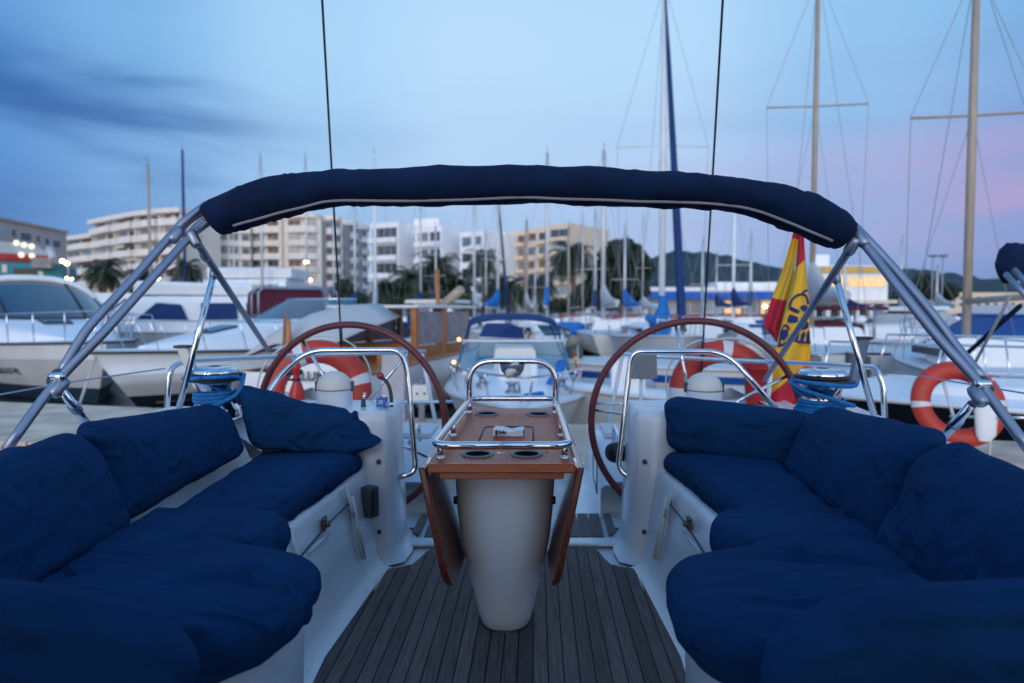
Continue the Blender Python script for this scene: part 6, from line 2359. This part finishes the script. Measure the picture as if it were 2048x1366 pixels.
# --- brown block at the far left
bb_ = thing('brown_building', 'brown flat-roofed building behind the red and white ship at the far left', 'building')
f = Face(fp(-160, 82), fp(137, 114))
f.part(bb_, 'wall', W_BROWN, 0, f.L, LZ - 1, 14.0, -10, 0)
f.part(bb_, 'roof_edge', W_BROWN, -.2, f.L + .2, 13.95, 14.3, -10.2, .3)
for (q0, q1, za, zb2, m) in ((26, 36, 9.7, 11.0, GL[0]), (44, 66, 9.5, 10.8, GL[0]), (75, 84, 9.6, 10.7, GL[0]), (92, 102, 9.4, 10.6, GL[0]), (108, 124, 9.2, 10.5, GL[0]), (-60, 14, 9.6, 10.9, GL[3]), (-60, 14, 7.0, 8.2, GL[0])):
    def hit(q):
        r_ = ray(q, 600)
        # intersection of the bearing with the facade line
        a = f.o; e_ = f.e
        t_ = (a.x * r_.y - a.y * r_.x) / (e_.y * r_.x - e_.x * r_.y)
        return t_
    a0, a1 = sorted((hit(q0), hit(q1)))
    f.window(bb_, a0, a1, za + 2.0, zb2 + 2.0, m, mull=max(1, int((a1 - a0) / 1.4)))
# --- teal shed and the ship on the hard in front of it
ts = thing('teal_shed', 'teal boat shed with dark doorway at the far left edge', 'shed')
TEAL = mat('teal_sheet_metal', (.012, .21, .27), .6, var=.12, scale=.6)
f = Face(fp(-120, 66), fp(126, 70))
f.part(ts, 'wall', TEAL, 0, f.L, LZ - 1, zat(527, 68), -8, 0)
f.part(ts, 'doorway', mat('dark_doorway', (.09, .08, .05), .8), f.L * .59, f.L * .78, LZ, zat(536, 68), -.1, .05)
f.part(ts, 'canopy', GL[1], f.L * .78, f.L * .94, zat(536, 68), zat(516, 68), .1, 2.0)
f.part(ts, 'door_panel', W_CREAM, f.L * .80, f.L * .84, LZ, zat(541, 68), .0, .12)
f.part(ts, 'window', W_CREAM, f.L * .50, f.L * .54, zat(545, 68), zat(529, 68), .0, .1)
sh_ = thing('ship', 'white ship with a red band and lit oval windows standing above the teal shed', 'ship')
HW = mat('ship_white', (.50, .53, .56), .5, var=.06)
f = Face(fp(-120, 64), fp(112, 72))
zr0, zr1, zw1 = zat(516, 66), zat(503, 66), zat(479, 66)


def shipwall(name, m, z0, z1, d, a1, lean):
    mb = MB()
    c = [f.pt(0, -3, z0), f.pt(a1, -3, z0), f.pt(a1, d, z0), f.pt(0, d, z0), f.pt(0, -3, z1), f.pt(a1 - lean, -3, z1), f.pt(a1 - lean, d, z1), f.pt(0, d, z1)]
    if (Vector(c[1]) - Vector(c[0])).cross(Vector(c[2]) - Vector(c[1])).z < 0:
        c = c[3::-1] + c[7:3:-1]
    part(name, mb.hexa(c), m, sh_, bevel=.05)


shipwall('lower_hull', M['grey'], zat(526, 66), zr0, .1, f.L * .93, -.3)
shipwall('red_band', M['red'], zr0, zr1, .3, f.L, .2)
shipwall('upper_hull', HW, zr1, zw1, .2, f.L * .97, 1.6)
OV = mat('lit_oval_window', (1.0, .93, .62), .5, emis=1.0, var=.05)
for q, y_ in ((34, 482), (49, 485), (64, 487), (43, 506), (64, 507)):
    r_ = ray(q, 600)
    a = (f.o.x * r_.y - f.o.y * r_.x) / (f.e.y * r_.x - f.e.x * r_.y)
    p = f.pt(a, .36, zat(y_, 67))
    mb = MB()
    mb.lathe([(0, .03), (.26, .03), (.27, 0)], p, 14, f.n, sx=1, sy=1)
    part('oval_window', mb, OV, sh_)
mb = MB()
mb.tube([P(98, 498, 64), P(108, 520, 63)], .35, 8)
part('funnel_guard', mb, HW, sh_)

# --- restaurant with blue awning
rs = thing('restaurant', 'low white restaurant with a long blue awning on the far quay', 'restaurant')
f = Face(fp(1290, 80), fp(1572, 80))
f.part(rs, 'wall', W_WHITE, 0, f.L, LZ - 1, zat(582, 80), -8, -3)
f.part(rs, 'fascia', W_WHITE, -.2, f.L + .2, zat(583, 80), zat(574, 80), -6, 0)
nseg = 9
for j in range(nseg):
    mb = MB()
    a0, a1 = f.L * j / nseg + .03, f.L * (j + 1) / nseg - .03
    zt_, zb_2 = zat(582.5, 80), zat(597 + (j % 2) * 2, 80)
    mb.hexa([f.pt(a0, 1.4, zb_2), f.pt(a1, 1.4, zb_2), f.pt(a1, 1.32, zb_2), f.pt(a0, 1.32, zb_2), f.pt(a0, .1, zt_), f.pt(a1, .1, zt_), f.pt(a1, .0, zt_), f.pt(a0, .0, zt_)])
    part('awning', mb, M['stripe_b'], rs)
for j in range(12):
    a0 = f.L * j / 12
    f.part(rs, 'pillar', W_WHITE, a0, a0 + .3, LZ, zat(583, 80), -.4, -.1)
for (t0, t1, m) in ((.05, .22, GL[3]), (.24, .40, GL[1]), (.42, .55, GL[3]), (.56, .68, LIT), (.70, .80, GL[1]), (.82, .97, LIT)):
    f.window(rs, f.L * t0, f.L * t1, LZ + .3, zat(600, 80), m, mull=2)
g = Face(fp(1430, 84), fp(1572, 84))
g.part(rs, 'roof_house', W_WHITE, 0, g.L, zat(577, 84), zat(564, 84), -3, 0)
# --- club house with lit windows and a yellow sign
ch = thing('club_house', 'white two-storey club house with lit orange windows and yellow lettering right of the flag', 'club house')
f = Face(fp(1622, 84), fp(1775, 84))
f.part(ch, 'wall', W_WHITE, 0, f.L, zat(600, 84), zat(531, 84), -9, 0)
f.part(ch, 'sign_band', mat('sign_band', (.42, .38, .30), .7), .2, f.L - .3, zat(547, 84), zat(533, 84), 0, .12)
sy = mat('yellow_letters', (.75, .42, .03), .5)
a = .5
rl_ = random.Random(2)
while a < f.L - 1:
    w = rl_.uniform(.28, .5)
    if rl_.random() > .14:
        f.part(ch, 'sign_letter', sy, a, a + w, zat(545.5, 84), zat(535, 84), .12, .2)
    a += w + .13
for t0, t1 in ((.04, .42), (.47, .97)):
    f.window(ch, f.L * t0, f.L * t1, zat(575, 84), zat(553, 84), LIT, mull=4)
f.part(ch, 'terrace_slab', W_CREAM, -1, f.L + .6, zat(607, 84), zat(600, 84), -9, 1.2)
for j in range(6):
    a0 = f.L * j / 5.3
    f.part(ch, 'column', W_WHITE, a0, a0 + .5, LZ, zat(607, 84), -.2, .3)
f.part(ch, 'ground_floor', GL[0], 0, f.L, LZ, zat(607, 84), -6, -3)
g = Face(fp(1628, 88), fp(1657, 88))
g.part(ch, 'roof_tank', W_WHITE, 0, g.L, zat(533, 88), zat(509, 88), -2, 0)
# --- long beige building at the right
lb = thing('long_beige_building', 'long low beige building in front of the right hill', 'building')
f = Face(fp(1880, 150), fp(2120, 150))
f.part(lb, 'wall', W_TAN, 0, f.L, LZ - 1, zat(585, 150), -8, 0)
for k in range(2):
    for j in range(14):
        f.window(lb, f.L * (j + .2) / 14, f.L * (j + .8) / 14, zat(613 - 13 * k, 150), zat(605 - 13 * k, 150), GL[0])

# ================================================================== street lamps (lit)
LAMP = mat('lit_street_lamp', (1.0, .60, .22), .5, emis=28, var=.02)
POST = mat('lamp_post_paint', (.30, .27, .25), .6)


def street_lamp(label, heads, d, post_px):
    t = thing('street_lamp', label, 'street lamp', (X(post_px, d), d, LZ), 'lit street lamps on the quay')
    ty = min(h[1] for h in heads)
    mb = MB()
    top = P(post_px, ty, d)
    mb.tube([Vector((top.x, d, LZ)), top + Vector((0, 0, -.1))], [.09, .06], 8)
    part('post', mb, POST, t)
    for px, py, r in heads:
        c = P(px, py, d)
        mb = MB()
        mb.tube([Vector((top.x, d, c.z - .1)), c + Vector((0, 0, -.05))], .04, 6)
        part('arm', mb, POST, t)
        mb = MB()
        mb.lathe([(r * math.sin(a), -r * .8 * math.cos(a)) for a in np.linspace(.01, math.pi - .01, 8)], c, 12)
        part('lamp_head', mb, LAMP, t)


street_lamp('lit double street lamp beside the brown building, brightest of all', [(125, 522, .2), (134, 527, .2)], 66, 136)
street_lamp('low double street lamp glowing above the large cruiser', [(134, 556, .12), (143, 558, .12)], 68, 140)
street_lamp('dim high street lamp seen beside the left bimini bow', [(300, 520, .10)], 72, 304)
street_lamp('lit street lamp seen between the two left bimini bows', [(315, 557, .18)], 66, 305)
street_lamp('bright street lamp with two heads left of the left backstay', [(613, 524, .2), (621, 560, .13)], 66, 615)
street_lamp('small warm lamp under the right end of the blue awning', [(1530, 613, .20)], 76, 1532)
street_lamp('small warm lamp under the middle of the blue awning', [(1468, 596, .11)], 78, 1470)

# ================================================================== trees
PALM = mat('palm_leaf', (.022, .040, .014), .6, var=.4, scale=1.5)
TRUNK = mat('palm_trunk', (.16, .11, .075), .9, var=.3, bump=.6, bscale=12, bdist=.05)
LEAF = mat('pine_foliage', (.016, .034, .014), .7, var=.45, scale=.8)
BUSH = mat('bush_foliage', (.024, .046, .018), .7, var=.5, scale=1.2)


def frond_mesh(mb, base, az, el0, L, rr):
    pts = []
    d = Vector((math.cos(az) * math.cos(el0), math.sin(az) * math.cos(el0), math.sin(el0)))
    p = Vector(base)
    n = 9
    for i in range(n + 1):
        pts.append(p.copy())
        d = (d + Vector((0, 0, -.18 * (1 + i * .12)))).normalized()
        p = p + d * (L / n)
    for i in range(1, n + 1):
        t = i / n
        tan = (pts[i] - pts[i - 1]).normalized()
        side_ = tan.cross(Vector((0, 0, 1)))
        side_ = side_.normalized() if side_.length > .01 else Vector((1, 0, 0))
        ll = L * .28 * (math.sin(math.pi * (.15 + .8 * t)) + .15)
        for k in range(2):
            q = pts[i - 1] + (pts[i] - pts[i - 1]) * (k / 2)
            for sg in (1, -1):
                tip = q + side_ * sg * ll * .8 + tan * ll * .55 + Vector((0, 0, -ll * rr.uniform(.1, .5)))
                w = tan * (L * .022)
                mb.add([q - w, q + w, tip], [(0, 1, 2)])
    mb.tube([pts[0], pts[3], pts[6], pts[9]], [L * .012, L * .009, L * .006, L * .003], 4)


def palm_master(n, spread, seed, H_, L):
    rr = random.Random(seed)
    mb = MB()
    for i in range(n):
        el0 = rr.uniform(-.35, 1.35) if spread else rr.uniform(-.1, 1.3)
        frond_mesh(mb, (0, 0, 0), rr.uniform(0, 2 * math.pi), el0, L * rr.uniform(.8, 1.1), rr)
    me = bpy.data.meshes.new('palm_crown')
    me.from_pydata(mb.v, [], mb.f)
    me.materials.append(PALM)
    return me


CROWNS = [palm_master(70, True, 1, 0, 1.0), palm_master(90, True, 2, 0, 1.0), palm_master(60, True, 3, 0, 1.0)]


def palm(label, px, py, rpx, d, k=0):
    c = P(px, py, d)
    rad = rpx * 1.22 * d / F
    t = thing('palm_tree', label, 'palm tree', (c.x, d, LZ), 'palms along the quay')
    o = bpy.data.objects.new('crown', CROWNS[k])
    COL.objects.link(o)
    o.parent = t
    o.location = (0, 0, c.z - LZ)
    o.scale = (rad, rad, rad)
    o.rotation_euler = (0, 0, px * 1.7)
    mb = MB()
    r0 = max(.16, rad * .07)
    hh = c.z - LZ
    if hh > .5:
        mb.tube([Vector((0.0, 0, -.1)), Vector((.05, 0, hh * .5)), Vector((0, 0, hh))], [r0 * 1.25, r0, r0 * 1.15], 9)
        tr = part('trunk', mb, TRUNK, None)
        tr.parent = t


for a in (('palm in front of the left part of the curved block', 208, 540, 44, 96, 0), ('bushy palm between the left bimini bows', 288, 560, 40, 90, 1), ('palm beside the left diagonal strut, dark against the block', 372, 540, 40, 96, 2),
          ('palm at the left end of the white houses', 822, 566, 52, 86, 1), ('tall palm in front of the middle white house', 876, 540, 62, 90, 2), ('broad low palm with the largest crown in the middle', 905, 588, 62, 84, 1),
          ('slender palm with a high round crown before the third white house', 966, 520, 42, 88, 0), ('low palm between the white and tan houses', 995, 575, 44, 84, 1), ('low palm in front of the left tan house', 1022, 580, 44, 82, 2),
          ('palm in front of the middle of the tan house', 1080, 568, 42, 84, 0), ('tall palm with a feathery crown before the right tan house', 1146, 515, 58, 86, 2), ('low palm beside the wooden boat mast', 768, 585, 40, 84, 1)):
    palm(*a)


def foliage(label, name, cat, blobs, d, m, n, leaf, trunk=None, group=None):
    """blobs: (px, py, radius px, squash)"""
    rr = random.Random(int(blobs[0][0]))
    c0 = P(blobs[0][0], 600, d)
    t = thing(name, label, cat, (c0.x, d, LZ), group)
    mb = MB()
    tot = sum(b[2] ** 2 for b in blobs)
    for (px, py, rp, sq) in blobs:
        c = P(px, py, d)
        rad = rp * d / F
        for i in range(int(n * rp ** 2 / tot)):
            while True:
                v = Vector((rr.uniform(-1, 1), rr.uniform(-1, 1), rr.uniform(-1, 1)))
                if .35 < v.length < 1:
                    break
            nn = noise.noise(v * 2.3 + Vector((px, py, 0)))
            v = v * (1 + .28 * nn)
            q = c + Vector((v.x * rad, v.y * rad, v.z * rad * sq))
            a1 = Vector((rr.gauss(0, 1), rr.gauss(0, 1), rr.gauss(0, .7))).normalized()
            a2 = a1.orthogonal().normalized()
            s_ = leaf * rr.uniform(.6, 1.4)
            mb.add([q - a1 * s_, q + a2 * s_ * .6, q + a1 * s_, q - a2 * s_ * .6], [(0, 1, 2, 3)])
    part('crown', mb, m, t)
    if trunk:
        px, py, r = trunk
        mb = MB()
        tp = P(px, py, d)
        mb.tube([Vector((tp.x + .3, d, LZ - .1)), Vector((tp.x - .1, d, (tp.z + LZ) / 2)), tp], [r * 1.3, r, r * .6], 8)
        mb.tube([Vector((tp.x - .1, d, (tp.z + LZ) / 2)), tp + Vector((-1.6, 0, -.4))], [r * .6, r * .3], 6)
        mb.tube([Vector((tp.x - .05, d, (tp.z + LZ) / 2 + .3)), tp + Vector((1.5, 0, -.2))], [r * .6, r * .3], 6)
        part('trunk', mb, TRUNK, t)


foliage('large dark umbrella pine right of the tan house', 'pine_tree', 'pine tree', [(1245, 518, 48, .8), (1222, 545, 42, .75), (1270, 538, 38, .8), (1240, 566, 48, .8), (1206, 576, 36, .8), (1262, 580, 34, .7)], 64.5, LEAF, 12000, .26, (1240, 545, .30))
foliage('dense green tree below the pine at its left', 'broadleaf_tree', 'tree', [(1188, 580, 34, .8), (1165, 596, 28, .7), (1205, 600, 32, .7)], 66, BUSH, 4000, .22, (1188, 590, .2))
foliage('green shrub beside the left backstay', 'shrub', 'shrub', [(690, 588, 26, 1.1), (676, 604, 18, .9), (716, 600, 20, .8)], 80, BUSH, 2600, .26, (690, 600, .12), 'shrubs on the quay')
foliage('round green shrub before the tan house', 'shrub', 'shrub', [(1120, 612, 24, .6), (1150, 610, 22, .6), (1095, 618, 18, .6)], 72, BUSH, 2200, .22, (1120, 618, .1), 'shrubs on the quay')
foliage('low green hedge between the white houses and the quay', 'shrub', 'shrub', [(850, 600, 30, .5), (790, 606, 26, .5)], 76, BUSH, 2200, .22, (850, 606, .1), 'shrubs on the quay')
foliage('dark trees at the foot of the right hill', 'broadleaf_tree', 'tree', [(1850, 575, 30, .8), (1888, 585, 28, .7), (1815, 590, 24, .7)], 130, LEAF, 3600, .42, (1850, 590, .25))
foliage('green trees beside the club house', 'broadleaf_tree', 'tree', [(1795, 605, 22, .7), (1830, 610, 22, .6)], 88, BUSH, 1800, .26, (1800, 606, .15))

# ================================================================== hills
def hill(name, prof, d, m, thick=500):
    rr = random.Random(3)
    mb = MB()
    rows = []
    xs = [p[0] for p in prof]
    ys = [p[1] for p in prof]
    n = 90
    for k, (f_, dd) in enumerate(((0, d - 260), (.35, d - 170), (.7, d - 80), (1, d), (.6, d + thick))):
        row = []
        for i in range(n + 1):
            px = xs[0] + (xs[-1] - xs[0]) * i / n
            py = lerp(xs, ys, px)
            top = P(px, py, d)
            z = LZ - 3 + (top.z - LZ + 3) * f_
            row.append(Vector((top.x * dd / d, dd, z + (6 * noise.noise(Vector((i * .35, k * 2.1, 0))) * (f_ > 0)))))
        rows.append(row)
    mb.grid(rows)
    o = structure(name, mb, m)
    return o


HM = mat('wooded_hillside', (.022, .050, .060), .95, var=.4, scale=.05, bump=1.0, bscale=.12, bdist=6)
hill('hill', [(1180, 612), (1230, 585), (1275, 548), (1310, 514), (1345, 502), (1400, 504), (1450, 510), (1490, 520), (1530, 530), (1570, 534), (1640, 545), (1720, 560), (1800, 585), (1860, 612)], 1300, HM)
hill('hill', [(1700, 612), (1750, 575), (1785, 548), (1815, 538), (1850, 540), (1900, 547), (1950, 554), (2010, 560), (2080, 566), (2200, 590), (2300, 618)], 1000, HM)
hill('hill', [(-700, 618), (-300, 590), (0, 600), (300, 604), (700, 606), (1200, 610)], 1700, HM)
